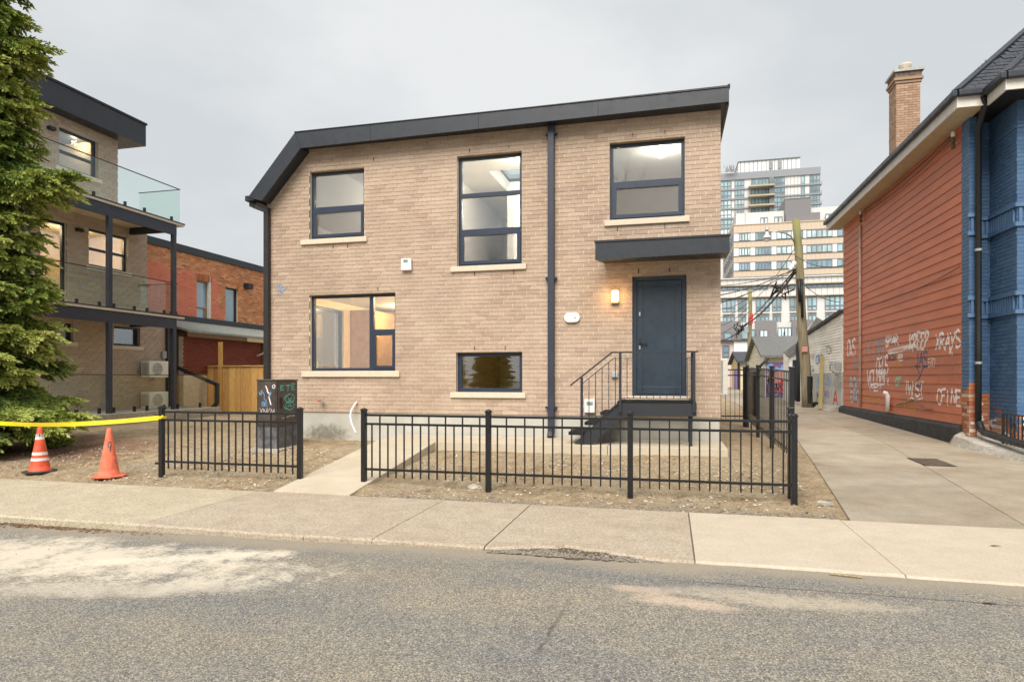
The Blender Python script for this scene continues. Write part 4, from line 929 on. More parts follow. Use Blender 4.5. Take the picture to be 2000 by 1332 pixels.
# ------------------------------------------------------------------ neighbour with glass balconies (left)
NX, EX = -15.7, -14.2
NB = thing('apartment_house', (NX, 13.5, .3), 'three storey tan brick house with glass balconies and dark steel posts', 'house')
NF = Frame((NX, 0, 0), (0, 1, 0), (1, 0, 0)); EF = Frame((EX, 0, 0), (0, 1, 0), (1, 0, 0))
NY0 = 10.9; S0, S1, S2 = .56, 3.30, 6.06          # slab tops
def q(x, y): return FX(x, y, NX)
w3 = (q(115, 300)[0], q(191, 300)[0], q(190, 350)[1], q(190, 277)[1]); w2d = (q(78, 500)[0], q(131, 500)[0], S1 + .05, 5.63); w2w = (q(173, 500)[0], q(250, 500)[0], q(250, 533)[1], 5.66); w1a = (q(90, 650)[0], q(143, 650)[0], q(140, 668)[1], 2.95); w1b = (q(222, 650)[0], q(273, 650)[0], q(272, 677)[1], 3.0)
print('neigh', w3, w2d, w2w, w1a, w1b)
e3, e2, e1 = q(230, 380)[0], q(287, 500)[0], q(327, 700)[0]
for (v0, v1, ye, op) in ((.2, S1 - .1, e1, [w1a, w1b]), (S1 - .1, S2 - .1, e2, [w2d, w2w]), (S2 - .1, 8.75, e3, [w3])):
    m = MB(); holes(m, NF, NY0, ye, v0, v1, op, -.24, -.006); wl = m.build('wall', 'neighbour_mortar', NB)
    bricks(wl, NF, NY0 + .3, ye, v0 + .02, v1, op, 'neighbour_brick', nobj=100, vjoint=.012)
    boxo('end_wall', 'neighbour_brick', NB, NX - 3, NX - .02, ye - .12, ye - .002, v0, v1)
frame_k = dict(fmat='frame_blue')
def two(o, s=None, fw=.06):
    s = s or (o[2] + o[3]) / 2; return [(o[0] + fw, o[1] - fw, o[2] + fw, s - .035), (o[0] + fw, o[1] - fw, s + .035, o[3] - fw)]
window(NB, NF, *w3, two(w3, lerp(w3[2], w3[3], .42)), sill=(w3[0] - .1, w3[1] + .1, w3[2] - .11, w3[2] - .004), smat='sill_light')
window(NB, NF, *w2w, two(w2w, lerp(w2w[2], w2w[3], .47)), sill=(w2w[0] - .1, w2w[1] + .1, w2w[2] - .11, w2w[2] - .004), smat='sill_light')
window(NB, NF, *w2d, [(w2d[0] + .07, w2d[1] - .07, w2d[2] + .07, w2d[3] - .07)], name='balcony_door')
window(NB, NF, *w1a, [(w1a[0] + .06, w1a[1] - .06, w1a[2] + .06, w1a[3] - .06)], sill=(w1a[0] - .1, w1a[1] + .1, w1a[2] - .11, w1a[2] - .004), smat='sill_light'); window(NB, NF, *w1b, [(w1b[0] + .06, w1b[1] - .06, w1b[2] + .06, w1b[3] - .06)], sill=(w1b[0] - .1, w1b[1] + .1, w1b[2] - .11, w1b[2] - .004), smat='sill_light')
# roof fascia
ry1 = q(255, 245)[0] + .02; zt3 = 9.05
MB().box(NX - 3, NX + .42, NY0, ry1 + .12, 8.42, zt3).build('roof', 'dark_metal', NB); boxo('roof_cap', 'black_plastic', NB, NX - 3, NX + .45, NY0, ry1 + .15, zt3 + .002, zt3 + .06)
# slabs, beams, posts, glass
YE = 16.17
posts = [11.38, 13.58, 15.80]
for s in (S1, S2):
    boxo('balcony_slab', 'sill_light', NB, NX + .01, EX + .06, 11.2, YE, s - .06, s - .0); boxo('slab_flashing', 'dark_metal', NB, EX + .0, EX + .075, 11.2, YE + .015, s + .001, s + .03)
    boxo('fascia_beam', 'steel_paint', NB, EX - .06, EX + .02, 11.2, 15.9, s - .37, s - .065); boxo('end_beam', 'steel_paint', NB, NX + .01, EX - .062, 15.72, 15.80, s - .30, s - .065)
    boxo('soffit', 'soffit_tan', NB, NX + .01, EX - .065, 11.2, 15.71, s - .10, s - .063)
boxo('terrace_slab', 'rough_concrete', NB, NX + .01, EX + .35, 11.0, 17.4, .15, S0)
for y in posts:
    boxo('post', 'steel_paint', NB, EX - .055, EX + .055, y - .055, y + .055, S0, S1 - .372); boxo('post', 'steel_paint', NB, EX - .055, EX + .055, y - .055, y + .055, S1 + .002, S2 - .372)
for s, hgt, fin in ((S0, 1.0, 17.3), (S1, .98, 16.05), (S2, 1.02, 16.05)):
    xg = EX - .0 if s > S2 - .1 else EX - .085
    ys_ = [11.3, 12.5, 13.58, 14.7, 15.74, fin] if s != S2 else [11.3, 12.8, 14.4, fin]
    for a, b in zip(ys_, ys_[1:]):
        boxo('glass_panel', 'rail_glass', NB, xg - .006, xg + .006, a + .01, b - .01, s + .06, s + hgt)
        for t in (.2, .8):
            yy = lerp(a, b, t); boxo('glass_clamp', 'black_plastic', NB, xg - .03, xg + .03, yy - .025, yy + .025, s + .001, s + .15)
    boxo('top_rail', 'black_plastic', NB, xg - .012, xg + .012, 11.3, fin, s + hgt + .001, s + hgt + .022)
    if s != S0:
        xm = lerp(NX, EX, .5)
        boxo('glass_panel', 'rail_glass', NB, NX + .05, xm - .005, fin - .006, fin + .006, s + .06, s + hgt); boxo('glass_panel', 'rail_glass', NB, xm + .005, xg - .01, fin - .006, fin + .006, s + .06, s + hgt); boxo('top_rail', 'black_plastic', NB, NX + .02, xg, fin - .012, fin + .012, s + hgt + .001, s + hgt + .022)
# rooms behind the balcony glazing
for (z0, z1, ye, wm, e) in ((S1 + .03, S2 - .2, e2, 'interior_cream', 26), (S2 + .03, 8.5, e3, 'interior_white', 8)):
    m = MB().box(NX - 3, NX - 2.95, NY0, ye, z0, z1).box(NX - 2.95, NX - .25, NY0, NY0 + .05, z0, z1); m.build('interior_wall', wm, NB); boxo('ceiling', 'interior_white', NB, NX - 2.95, NX - .25, NY0 + .06, ye - .13, z1, z1 + .05); boxo('interior_floor', 'floor_wood', NB, NX - 2.95, NX - .25, NY0 + .06, ye - .13, z0 - .06, z0)
    for yy in (12.9, 14.9):
        MB().lathe([(.001, -.004), (.055, -.004), (.06, 0)], (NX - 1.1, yy, z1 - .004), 12).build('downlight', 'downlight_glow', NB)
        l = bpy.data.lights.new('downlight_lamp', 'POINT'); l.energy = e; l.color = (1, .75, .42); l.shadow_soft_size = .08; o = bpy.data.objects.new('downlight_lamp', l); COL.objects.link(o); o.location = (NX - 1.1, yy, z1 - .2)
boxo('kitchen_unit', 'interior_wood', NB, NX - 2.9, NX - 2.4, 12.0, 15.0, S1 + .03, S1 + 2.2); boxo('kitchen_island', 'interior_white', NB, NX - 1.4, NX - .8, 13.0, 14.2, S1 + .03, S1 + .95)
boxo('interior_wall', 'interior_dark', NB, NX - 1.2, NX - 1.15, NY0, e1 - .2, .3, S1 - .2)
for x, y, z in ((None, q(152, 449)[0], q(152, 449)[1]), (None, q(97, 251)[0], q(97, 251)[1])):
    boxo('wall_light', 'black_plastic', NB, y - .09, y + .09, .012, .12, z - .05, z + .03, NF)
boxo('outlet_box', 'grey_plastic', NB, q(160, 560)[0] - .07, q(160, 560)[0] + .07, .012, .05, q(160, 560)[1] - .05, q(160, 560)[1] + .05, NF); boxo('meter_box', 'grey_plastic', NB, q(318, 693)[0] - .08, q(318, 693)[0] + .08, .012, .08, q(318, 693)[1] - .12, q(318, 693)[1] + .12, NF, bevel=.01)
boxo('corner_pipe', 'dark_metal', NB, e1 - .10, e1 - .0, .012, .10, .58, S1 - .11, NF)
# air conditioning units
def ac(name, fr, u0, u1, v0, v1, n0, n1, label, fan=True, group=None):
    A = thing(name, fr((u0 + u1) / 2, (n0 + n1) / 2, v0), label, 'air conditioner', group)
    boxo('casing', 'ac_white', A, u0, u1, n0, n1, v0, v1, fr, bevel=.015)
    if fan:
        cu, cv, r = lerp(u0, u1, .42), (v0 + v1) / 2, min(u1 - u0, v1 - v0) * .40
        disc = [(cu + r * math.cos(6.283 * k / 24), cv + r * math.sin(6.283 * k / 24)) for k in range(24)]
        MB().prism(disc, n1 + .001, n1 + .004, fr).build('fan_opening', 'ac_grille', A)
        for k in range(9):
            vv = cv + r * (k - 4) / 4.6; hw = math.sqrt(max(0, r * r - (vv - cv) ** 2)); MB().box(cu - hw, cu + hw, n1 + .004, n1 + .012, vv - .006, vv + .006, fr).build('grille_bar', 'ac_white', A)
        MB().tube([fr(cu + r * math.cos(6.283 * k / 24), n1 + .008, cv + r * math.sin(6.283 * k / 24)) for k in range(25)], .010, 6, cap=False).build('fan_ring', 'ac_white', A)
        for k in range(6): uu = lerp(n0 + .05, n1 - .05, k / 5); boxo('side_louvre', 'ac_grille', A, u0 - .004, u0 + .001, uu - .012, uu + .012, v0 + .07, v1 - .07, fr)
    else:
        for k in range(18): vv = lerp(v0 + .06, v1 - .06, k / 17); boxo('grille_bar', 'ac_grille', A, u0 + .04, u1 - .10, n1 + .001, n1 + .008, vv - .011, vv + .011, fr)
    return A
for (yt, yb, lab) in ((705, 737, 'white outdoor air conditioner unit mounted high on the neighbour wall'), (765, 797, 'white outdoor air conditioner unit behind the terrace glass near the ground')):
    xw = NX + .42; ua, ub = FX(292, 720, xw)[0], FX(329, 720, xw)[0]; ac('air_conditioner', NF, ua, ub, FX(310, yb, xw)[1], FX(310, yt, xw)[1], .1, .42, lab)
    for uu in (ua + .1, ub - .1): pass
RFm = Frame((0, 14.6, 0), (1, 0, 0), (0, -1, 0))
xl_, xr_ = HX1 + .04, FY(1421.5, 730, 14.6)[0]; ac('air_conditioner', RFm, xl_, xr_, FY(1415, 771, 14.6)[1], FY(1415, 700, 14.6)[1], -.9, 0, 'tall beige air conditioner unit fixed to the lane side of the brick house', fan=False)
# stair rail in front of the wooden fence
SR = MB(); ya = 17.4; A_ = Vector((FY(345, 717, ya)[0], ya, FY(345, 717, ya)[1])); B_ = Vector((FY(424, 751, ya)[0], ya, FY(424, 751, ya)[1])); C_ = Vector((B_.x, ya, FY(427, 788, ya)[1])); D_ = Vector((FY(411, 799, ya)[0], ya, FY(411, 799, ya)[1]))
SR.bar(A_, B_, .10, .10).bar(B_ + Vector((0, 0, .05)), C_ - Vector((0, 0, .02)), .10, .10, (0, 1, 0)).bar(C_, D_, .10, .10); SR.bar(A_, A_ - Vector((0, 0, .62)), .08, .08, (0, 1, 0))
tag(SR.build('drain_pipe', 'dark_metal'), 'dark angled drain pipe in front of the new cedar fence', 'pipe')
# ------------------------------------------------------------------ orange brick building behind
OX = -17.0
OB = thing('orange_brick_building', (OX, 21, .3), 'old orange and red brick building with flat roof and dark parapet flashing', 'building')
OF = Frame((OX, 0, 0), (0, 1, 0), (1, 0, 0)); oq = lambda x, y: FX(x, y, OX)
o1 = (oq(384, 560)[0], oq(412, 560)[0], oq(410, 628)[1], 5.10); o2 = (oq(440, 560)[0], oq(465, 560)[0], oq(463, 636)[1], 5.06)
m = MB(); holes(m, OF, 16.9, 30, .2, 5.98, [o1, o2], -.3, -.006); ow = m.build('wall', 'orange_mortar', OB)
bricks(ow, OF, 17.0, 28, 3.1, 5.98, [o1, o2], 'orange_brick', L=.22, Hc=.072, bond=2, nobj=200, jit=.004, joint=.015, vjoint=.014)
for k in range(12):
    u = lerp(o1[0] - .06, o1[1] + .06, (k + .5) / 12); boxo('arch_brick', 'bare_orange_brick', ow, u - .032, u + .032, -.03, .014, o1[3] + .004, o1[3] + .24, OF)
window(OB, OF, *o1, [(o1[0] + .05, o1[1] - .14, o1[2] + .5, o1[3] - .05), (o1[0] + .05, o1[0] + .5, o1[2] + .05, o1[2] + .45), (o1[0] + .56, o1[1] - .14, o1[2] + .05, o1[2] + .45)], fmat='brown_trim', gmat='far_glass_blue', n=-.08); boxo('window_trim', 'fascia_white', OB, o1[1] - .13, o1[1] - .01, -.078, .01, o1[2], o1[3], OF)
window(OB, OF, *o2, [(o2[0] + .06, o2[1] - .10, o2[2] + .06, o2[3] - .06)], fmat='black_plastic', gmat='far_glass_blue', n=-.08)
boxo('parapet_flashing', 'dark_metal', OB, 16.9, 30, -.32, .06, 5.985, 6.24, OF); boxo('wall_light', 'black_plastic', OB, oq(480, 558)[0] - .15, oq(480, 558)[0] + .15, .012, .25, oq(480, 560)[1] - .1, oq(480, 560)[1] + .12, OF)
# lean-to in front of it
LX = -15.6; LF_ = Frame((LX, 0, 0), (0, 1, 0), (1, 0, 0)); lq = lambda x, y: FX(x, y, LX)
LT = thing('lean_to_shed', (LX, 21, .3), 'dark red brick lean-to shed under a mossy tar roof', 'shed')
m = MB(); m.box(17.8, 24.5, -.2, -.006, .2, 2.85, LF_); lw = m.build('wall', 'orange_mortar', LT); bricks(lw, LF_, 17.8, 24.5, 1.6, 2.85, [], 'dark_red_brick', L=.22, Hc=.072, bond=2, nobj=100)
rf = MB(); rf.v += [(LX + .35, 17.6, 2.98), (LX + .35, 25.0, 2.98), (OX + .03, 25.0, 3.45), (OX + .03, 17.6, 3.45)]; rf.v += [(a_, b_, c_ + .07) for a_, b_, c_ in rf.v[:4]]
rf.f += [(0, 1, 2, 3), (7, 6, 5, 4), (0, 4, 5, 1), (1, 5, 6, 2), (2, 6, 7, 3), (3, 7, 4, 0)]; rf.tone += [0.0] * 6; rf = rf.build('roof', 'copper_patina', LT); boxo('roof_edge_board', 'fascia_wood', LT, 20.6, 24.9, .30, .34, 2.83, 2.975, LF_); boxo('roof_edge_board', 'leaf_brown', LT, 17.6, 20.59, .30, .34, 2.83, 2.975, LF_)
boxo('roof_flashing', 'dark_metal', LT, 17.6, 25, .012, .05, 3.53, 3.72, OF)
fl = MB(); yy, z_ = lq(500, 690); 
for s in (-.16, .16): fl.tube([LF_(yy, .35, z_), LF_(yy + s * 1.2, .6, z_ - .02)], [.05, .10], 10)
fl.tube([LF_(yy, .05, z_ - .1), LF_(yy, .37, z_)], .03, 8); fl.build('floodlight', 'white_plastic', LT)
boxo('wall_pipe', 'galvanised', LT, lq(513, 700)[0] - .06, lq(513, 700)[0] + .06, .012, .12, .4, 2.8, LF_)
# ------------------------------------------------------------------ cedar fence
CFY = 18.9
fx0, fx1 = FY(343, 750, CFY)[0], HX0 - .01; z0, z1 = FY(430, 803, CFY)[1], FY(430, 716, CFY)[1]
CFn = thing('cedar_fence', (fx0, CFY, z0), 'new cedar board fence between the two houses', 'fence')
pxm = FY(432, 750, CFY)[0]; nb = 40; stp = (fx1 - fx0) / nb
for k in range(nb):
    x = fx0 + k * stp
    boxo('board', 'cedar', CFn, x + .003, x + stp - .003, CFY + random.uniform(-.006, .006), CFY + .02, z0 + random.uniform(0, .02), z1 - .002)
boxo('cap_rail', 'cedar_trim', CFn, fx0, pxm - .076, CFY - .05, CFY + .06, z1, z1 + .04); boxo('cap_rail', 'cedar_trim', CFn, pxm + .076, fx1, CFY - .05, CFY + .06, z1, z1 + .04)
boxo('post', 'cedar', CFn, pxm - .075, pxm + .075, CFY - .06, CFY - .008, z0, FY(432, 668, CFY)[1]); boxo('bottom_rail', 'cedar_trim', CFn, fx0, fx1, CFY + .022, CFY + .06, z0 + .1, z0 + .2)
# ------------------------------------------------------------------ red sided / blue brick house across the lane
RX, RY0, RY1 = 5.6, 14.37, 23.3
RH = thing('painted_house', (RX, 14.4, .2), 'old house with red painted siding wall and blue painted brick front', 'house')
RFr = Frame((RX, 0, 0), (0, 1, 0), (-1, 0, 0)); rq = lambda x, y: FX(x, y, RX)
boxo('side_wall', 'orange_mortar', RH, RY0, RY1, -.25, -.004, .2, 6.52, RFr)
bz = .57; ex = .2; nbd = 30
for k in range(nbd):
    v0 = bz + k * ex; mb = MB(); 
    u0, u1 = RY0 + .02, RY1 - random.uniform(0, .02)
    P = lambda n, v: None
    i = 0; prof = [(0, v0), (.024, v0), (.022, v0 + .012), (.006, v0 + ex + .012), (0, v0 + ex + .012)]
    for u in (u0, u1): mb.v += [tuple(RFr(u, n_, v_)) for n_, v_ in prof]
    np_ = len(prof)
    for a in range(np_): b = (a + 1) % np_; mb.f.append((a, b, np_ + b, np_ + a)); mb.tone.append(0.0)
    mb.f.append(tuple(range(np_))[::-1]); mb.f.append(tuple(np_ + a for a in range(np_))); mb.tone += [0.0, 0.0]
    mb.build('siding_board', 'red_siding', RH)
def lapn(v):
    f = ((v - bz) % ex) / ex; return .0265 - .016 * f
def rtag(text, x0, y0, x1, y1, sw, mat, seed, **k):
    """a tag boxed by its photo corners (left-top, right-bottom); the wall's u runs away from the viewer, so letters run from far to near"""
    ua, va = rq(x0, y1); ub, vb = rq(x1, y0); v0 = rq((x0 + x1) / 2, y1)[1]; v1 = rq((x0 + x1) / 2, y0)[1]
    fr = Frame((RX, ua, 0), (0, -1, 0), (-1, 0, 0))
    return paint(RH, fr, text, 0, v0, abs(ua - ub), v1 - v0, sw * 1.0, mat, lapn, seed=seed, **k)
rtag('SPAR', 1731, 655, 1757, 674, .075, 'graffiti_white', 1); rtag('', 1737, 678, 1778, 688, .11, 'graffiti_white', 2, strokes=[[(0, .2), (.3, .55), (1, .75)], [(.05, .05), (.9, .5)]])
rtag('KREEP', 1778, 650, 1817, 683, .075, 'graffiti_white', 3); rtag('.', 1812, 672, 1819, 681, .07, 'graffiti_white', 4); rtag('XRAYS', 1829, 650, 1879, 682, .06, 'graffiti_white', 5)
rtag('PONE', 1693, 662, 1730, 700, .05, 'graffiti_grey', 6, spread=1.45); rtag('W', 1716, 660, 1728, 692, .03, 'graffiti_lightblue', 26); rtag('QFGS', 1713, 697, 1736, 733, .07, 'graffiti_white', 7); rtag('VOLUM', 1695, 722, 1728, 752, .07, 'graffiti_white', 8); rtag('NET', 1701, 750, 1724, 764, .05, 'graffiti_white', 9, spread=1.5)
rtag('JAS', 1788, 688, 1814, 718, .05, 'graffiti_blue', 10); rtag('Y', 1790, 712, 1808, 744, .05, 'graffiti_blue', 11); rtag('TWIST', 1768, 745, 1804, 772, .05, 'graffiti_white', 12, spread=1.5); rtag('~', 1775, 772, 1800, 784, .04, 'graffiti_white', 13); rtag('OFINE', 1832, 760, 1880, 790, .055, 'graffiti_white', 14)
rtag('OVS', 1656, 664, 1672, 697, .07, 'graffiti_white', 15); rtag('NUK', 1668, 700, 1680, 722, .05, 'graffiti_grey', 16); rtag('RCK', 1661, 738, 1678, 760, .07, 'graffiti_lightblue', 17); rtag('ENO', 1663, 764, 1680, 785, .07, 'graffiti_lightblue', 18); rtag('MAR', 1692, 772, 1722, 790, .03, 'graffiti_yellow', 19); rtag('MEG', 1758, 786, 1790, 800, .03, 'graffiti_yellow', 20)
rtag('CP', 1750, 738, 1763, 752, .09, 'graffiti_green', 21); rtag('YES', 1746, 706, 1762, 718, .03, 'graffiti_yellow', 22); rtag('828', 1727, 738, 1738, 750, .03, 'graffiti_white', 23); rtag('KISSES', 1768, 708, 1790, 718, .018, 'graffiti_faint', 24); rtag('UNO', 1800, 758, 1826, 772, .02, 'graffiti_faint', 25); rtag('SON', 1735, 692, 1752, 703, .03, 'graffiti_black', 27); rtag('REB', 1756, 692, 1766, 704, .035, 'graffiti_white', 28); rtag('ROMEN', 1840, 700, 1876, 712, .016, 'graffiti_faint', 29); rtag('EZO', 1814, 700, 1828, 716, .02, 'graffiti_white', 30); rtag('CROUS', 1770, 694, 1785, 702, .02, 'graffiti_faint', 31, spread=1.6); rtag('FANCY', 1838, 715, 1876, 730, .016, 'graffiti_faint', 32); rtag('BLUNT', 1830, 735, 1876, 750, .014, 'graffiti_faint', 33); rtag('818', 1800, 775, 1826, 786, .022, 'graffiti_faint', 34)
# black flashing skirt along the base
fl = MB(); prof = [(.0, .56), (.05, .56), (.13, .50), (.14, .16), (.0, .16)]
for u in (RY0 - .05, RY1 + .1): fl.v += [tuple(RFr(u, n_, v_ - (.0 if v_ > .3 else 0))) for n_, v_ in prof]
fl.f += [(a, (a + 1) % 5, 5 + (a + 1) % 5, 5 + a) for a in range(5)] + [(4, 3, 2, 1, 0), (5, 6, 7, 8, 9)]; fl.tone += [0.0] * 7; fl.build('base_flashing', 'tar_black', RH)
cp = MB(); yy, _ = rq(1683.5, 600); cp.tube([RFr(yy, .05, .62), RFr(yy, .05, 4.2), RFr(yy, .05, 5.9), RFr(yy - .03, .06, 6.1)], .035, 8); cp = cp.build('conduit', 'conduit_grey', RH, smooth=True)
for z in (1.4, 2.8, 4.2, 5.4): boxo('clip', 'galvanised', cp, yy - .05, yy + .05, .024, .09, z, z + .03, RFr)
vy, vz = rq(1742, 805); vp = MB().tube([RFr(vy, .10, .62), RFr(vy, .10, 1.02), RFr(vy, .14, 1.09), RFr(vy, .20, 1.10)], .055, 10); vp.tube([RFr(vy + .08, .08, .62), RFr(vy + .08, .08, .85)], .05, 10); vp.build('vent_pipe', 'white_plastic', RH, smooth=True)
def wire(pts, r, mat, name, parent=None, label=None, cat=None, sag=0, n=14, group=None):
    mb = MB(); out = []
    for a, b in zip(pts, pts[1:]):
        a, b = Vector(a), Vector(b)
        for k in range(n): t = k / n; p = a.lerp(b, t); p.z -= sag * 4 * t * (1 - t); out.append(p)
    out.append(Vector(pts[-1])); mb.tube(out, r, 5); o = mb.build(name, mat, parent, smooth=True)
    return tag(o, label, cat, group) if label else o
wire([RFr(*[rq(1881, 520)[0], .05, rq(1881, 520)[1]]), RFr(rq(1765, 575)[0], .05, rq(1765, 575)[1]), RFr(rq(1690, 597)[0], .05, rq(1690, 597)[1])], .008, 'black_plastic', 'wall_cable', RH, sag=.05)
wire([RFr(rq(1875, 262)[0], .12, rq(1875, 262)[1]), RFr(rq(1690, 415)[0], .12, rq(1690, 415)[1])], .012, 'black_plastic', 'wall_cable', RH, sag=.08); wire([RFr(rq(1872, 268)[0], .10, rq(1872, 268)[1]), RFr(rq(1688, 420)[0], .10, rq(1688, 420)[1])], .008, 'black_plastic', 'wall_cable', RH, sag=.16)
wire([RFr(rq(1755, 797)[0], .05, .80), RFr(rq(1790, 790)[0], .05, .95), RFr(rq(1812, 805)[0], .05, .78), RFr(rq(1826, 808)[0], .05, .80)], .012, 'bark', 'wall_cable', RH)
for x, y in ((1690, 415), (1875, 262)):
    uu, vv = rq(x, y)
    for k in range(3): MB().lathe([(.001, -.05), (.035, -.045), (.045, -.01), (.03, .02), (.045, .03), (.03, .055), (.001, .06)], RFr(uu, .12, vv - .12 * k), 10).build('insulator', 'white_plastic' if k == 0 else 'bark', RH, smooth=True)
# eaves, fascia, roof over the red wall
EXR = 5.15; EY0, EY1 = 13.46, 23.7
boxo('soffit', 'soffit_tan', RH, EXR + .03, RX + .02, EY0 + .03, EY1, 6.50, 6.53); boxo('fascia', 'fascia_white', RH, EXR, EXR + .03, EY0, EY1, 6.495, 6.72); boxo('fascia', 'fascia_white', RH, EXR + .031, 5.60, EY0, EY0 + .03, 6.495, 6.72)
boxo('gutter', 'dark_metal', RH, EXR - .10, EXR - .002, EY0 - .06, EY1, 6.68, 6.80, bevel=.02); boxo('gutter', 'dark_metal', RH, EXR + .0, 5.58, EY0 - .10, EY0 - .002, 6.68, 6.80, bevel=.02)
K = .95
hip = MB(); A0 = (EXR - .02, EY0 - .03, 6.80); kk = 3.6
T = (EXR + kk, EY0 + kk, 6.80 + K * kk)
hip.face([A0, T, (EXR + kk, EY1 + .3, 6.80 + K * kk), (EXR - .02, EY1 + .3, 6.80)][::-1]); hip.face([A0, (EXR + 2 * kk, EY0 - .03, 6.80), T][::1]); hip.face([(EXR - .02, EY1 + .3, 6.78), (EXR + kk, EY1 + .3, 6.78 + K * kk), (EXR + 2 * kk, EY1 + .3, 6.78)]); hip.face([T, (EXR + 2 * kk, EY0 - .03, 6.8), (EXR + 2 * kk, EY1 + .3, 6.8), (EXR + kk, EY1 + .3, 6.80 + K * kk)])
rroof = hip.build('roof', 'slate', RH)
WX, WY = 6.07, 13.38; WEX, WEY = 5.62, 12.76; k2 = 2.6
wr = MB(); B0 = (WEX - .02, WEY - .03, 6.76); T2 = (WEX + k2, WEY + k2, 6.76 + K * k2)
wr.face([B0, T2, (WEX + k2, WEY + 2 * k2 + 2, 6.76 + K * k2), (WEX - .02, WEY + 2.2, 6.76)][::-1]); wr.face([B0, (WEX + 2 * k2, WEY - .03, 6.76), T2]); wroof = wr.build('roof', 'slate', RH)
def shingles(parent, O, U, S, N, nu, ns, clip, mat='slate', w=.21, e=.16, nobj=120):
    O, U, S, N = Vector(O), Vector(U).normalized(), Vector(S).normalized(), Vector(N).normalized(); mb = MB(); r = random.Random(5); cnt = 0
    base = MB(); fr = lambda u, n, v: U * u + N * n + S * v
    base.v = [tuple(fr(*p)) for p in ((-w / 2 + .004, .016, 0), (w / 2 - .004, .016, 0), (w / 2 - .004, .004, e * 1.25), (-w / 2 + .004, .004, e * 1.25), (-w / 2 + .004, .0, 0), (w / 2 - .004, .0, 0))]; base.f = [(0, 1, 2, 3), (4, 5, 1, 0), (4, 0, 3), (1, 5, 2)]; base.tone = [0.0] * 4
    me = base.mesh('shingle', mat)
    for j in range(ns):
        for i in range(nu):
            u = (i + .5 * (j % 2)) * w; v = j * e
            if not clip(u, v): continue
            p = O + U * u + S * v + N * (.004 + r.uniform(0, .006))
            if cnt < nobj:
                o = bpy.data.objects.new('shingle', me); COL.objects.link(o); o.parent = parent; o.location = p - WLOC[parent.name]; cnt += 1
            else:
                i0 = len(mb.v); mb.v += [tuple(p + Vector(q)) for q in base.v]; mb.f += [tuple(i0 + q for q in f) for f in base.f]; mb.tone += [0.0] * 4
    if mb.v: o = mb.build('shingles', mat, parent); o['kind'] = 'stuff'
sl_ = math.sqrt(1 + K * K)
shingles(rroof, A0, (1, 0, 0), (0, 1, K), (0, -K, 1), 12, 26, lambda u, v: v / sl_ + .13 < u < 2.4)
shingles(wroof, B0, (1, 0, 0), (0, 1, K), (0, -K, 1), 12, 26, lambda u, v: v / sl_ + .13 < u < 2.4)
shingles(wroof, B0, (0, 1, 0), (1, 0, K), (-K, 0, 1), 16, 26, lambda u, v: v / sl_ + .13 < u < 3)
MB().bar(B0, T2, .16, .05).bar(A0, T, .16, .05).build('hip_cap', 'dark_metal', RH)
# blue brick front: pilaster, recess, projecting wing
PXE = FY(1908, 600, 14.04)[0]
wing_z = 6.5
walls = [('pilaster', Frame((RX - .02, 14.04, 0), (1, 0, 0), (0, -1, 0)), PXE - RX + .02, 1), ('recess', Frame((PXE, 14.40, 0), (1, 0, 0), (0, -1, 0)), WX - PXE, 1), ('wing_side', Frame((WX, 14.40, 0), (0, -1, 0), (-1, 0, 0)), 14.40 - WY, 1), ('wing_front', Frame((WX, WY, 0), (1, 0, 0), (0, -1, 0)), 3.2, 1), ('pilaster_side', Frame((RX - .02, 14.36, 0), (0, -1, 0), (-1, 0, 0)), .32, 1), ('pilaster_return', Frame((PXE, 14.04, 0), (0, 1, 0), (1, 0, 0)), .36, 1)]
def bare(kind):
    def f(u, v):
        n = .16 * math.sin(u * 9 + v * 5) + .10 * math.sin(u * 23 + 1)
        lim = {'pilaster': 1.22 - .5 * u, 'pilaster_side': 1.15, 'pilaster_return': 1.0, 'recess': 1.05 - .25 * u, 'wing_side': .62 + .12 * u, 'wing_front': .85}[kind]
        return 'bare_orange_brick' if v < lim + n else 'blue_brick'
    return f
for nm, fr, wd_, _ in walls:
    wo_ = MB().box(0, wd_, -.1 if 'pilaster' in nm else -.2, -.005, .2, wing_z, fr).build(nm + '_wall', 'blue_mortar', RH)
    bricks(wo_, fr, 0, wd_, .22, wing_z, [], 'blue_brick', L=.225, Hc=.074, bond=2, nobj=90, proud=.004, joint=.008, jit=.003, matf=bare(nm))
# exposed parging patches and belts
def blob(fr, u, v, ru, rv, seed, n=.006):
    r = random.Random(seed); P = [(u + ru * math.cos(6.283 * k / 16) * r.uniform(.65, 1.2), v + rv * math.sin(6.283 * k / 16) * r.uniform(.65, 1.2)) for k in range(16)]
    MB().prism(P, .001, n, fr).build('parging', 'parging', RH)
blob(walls[1][1], .16, .93, .10, .16, 1); blob(walls[1][1], .2, .68, .07, .09, 2); blob(walls[2][1], .18, .60, .16, .10, 3); blob(walls[2][1], .55, .42, .28, .07, 4); blob(walls[0][1], .06, .62, .05, .03, 5); blob(walls[3][1], .25, .72, .2, .12, 6)
z1_ = FY(1905, 462, 14.3)[1]; z2_ = FY(1905, 586, 14.3)[1]; z3_ = FY(1905, 619, 14.3)[1]; z0_ = FY(1905, 432, 14.3)[1]; z4_ = FY(1905, 262, 14.3)[1]
print('belts', z0_, z1_, z2_, z3_, z4_)
for zc in (z1_ - .03, z2_ - .03, z3_ - .03, z1_ + .32):
    mb = MB()
    for nm, fr, wd_, _ in walls[:4]: mb.box(-.04 if nm != 'recess' else 0, wd_ + (.04 if nm in ('wing_side', 'pilaster') else 0), .005, .05 if nm != 'wing_side' else .048, zc, zc + (.075 if nm != 'recess' else .07), fr)
    mb.build('belt_course', 'blue_paint', RH)
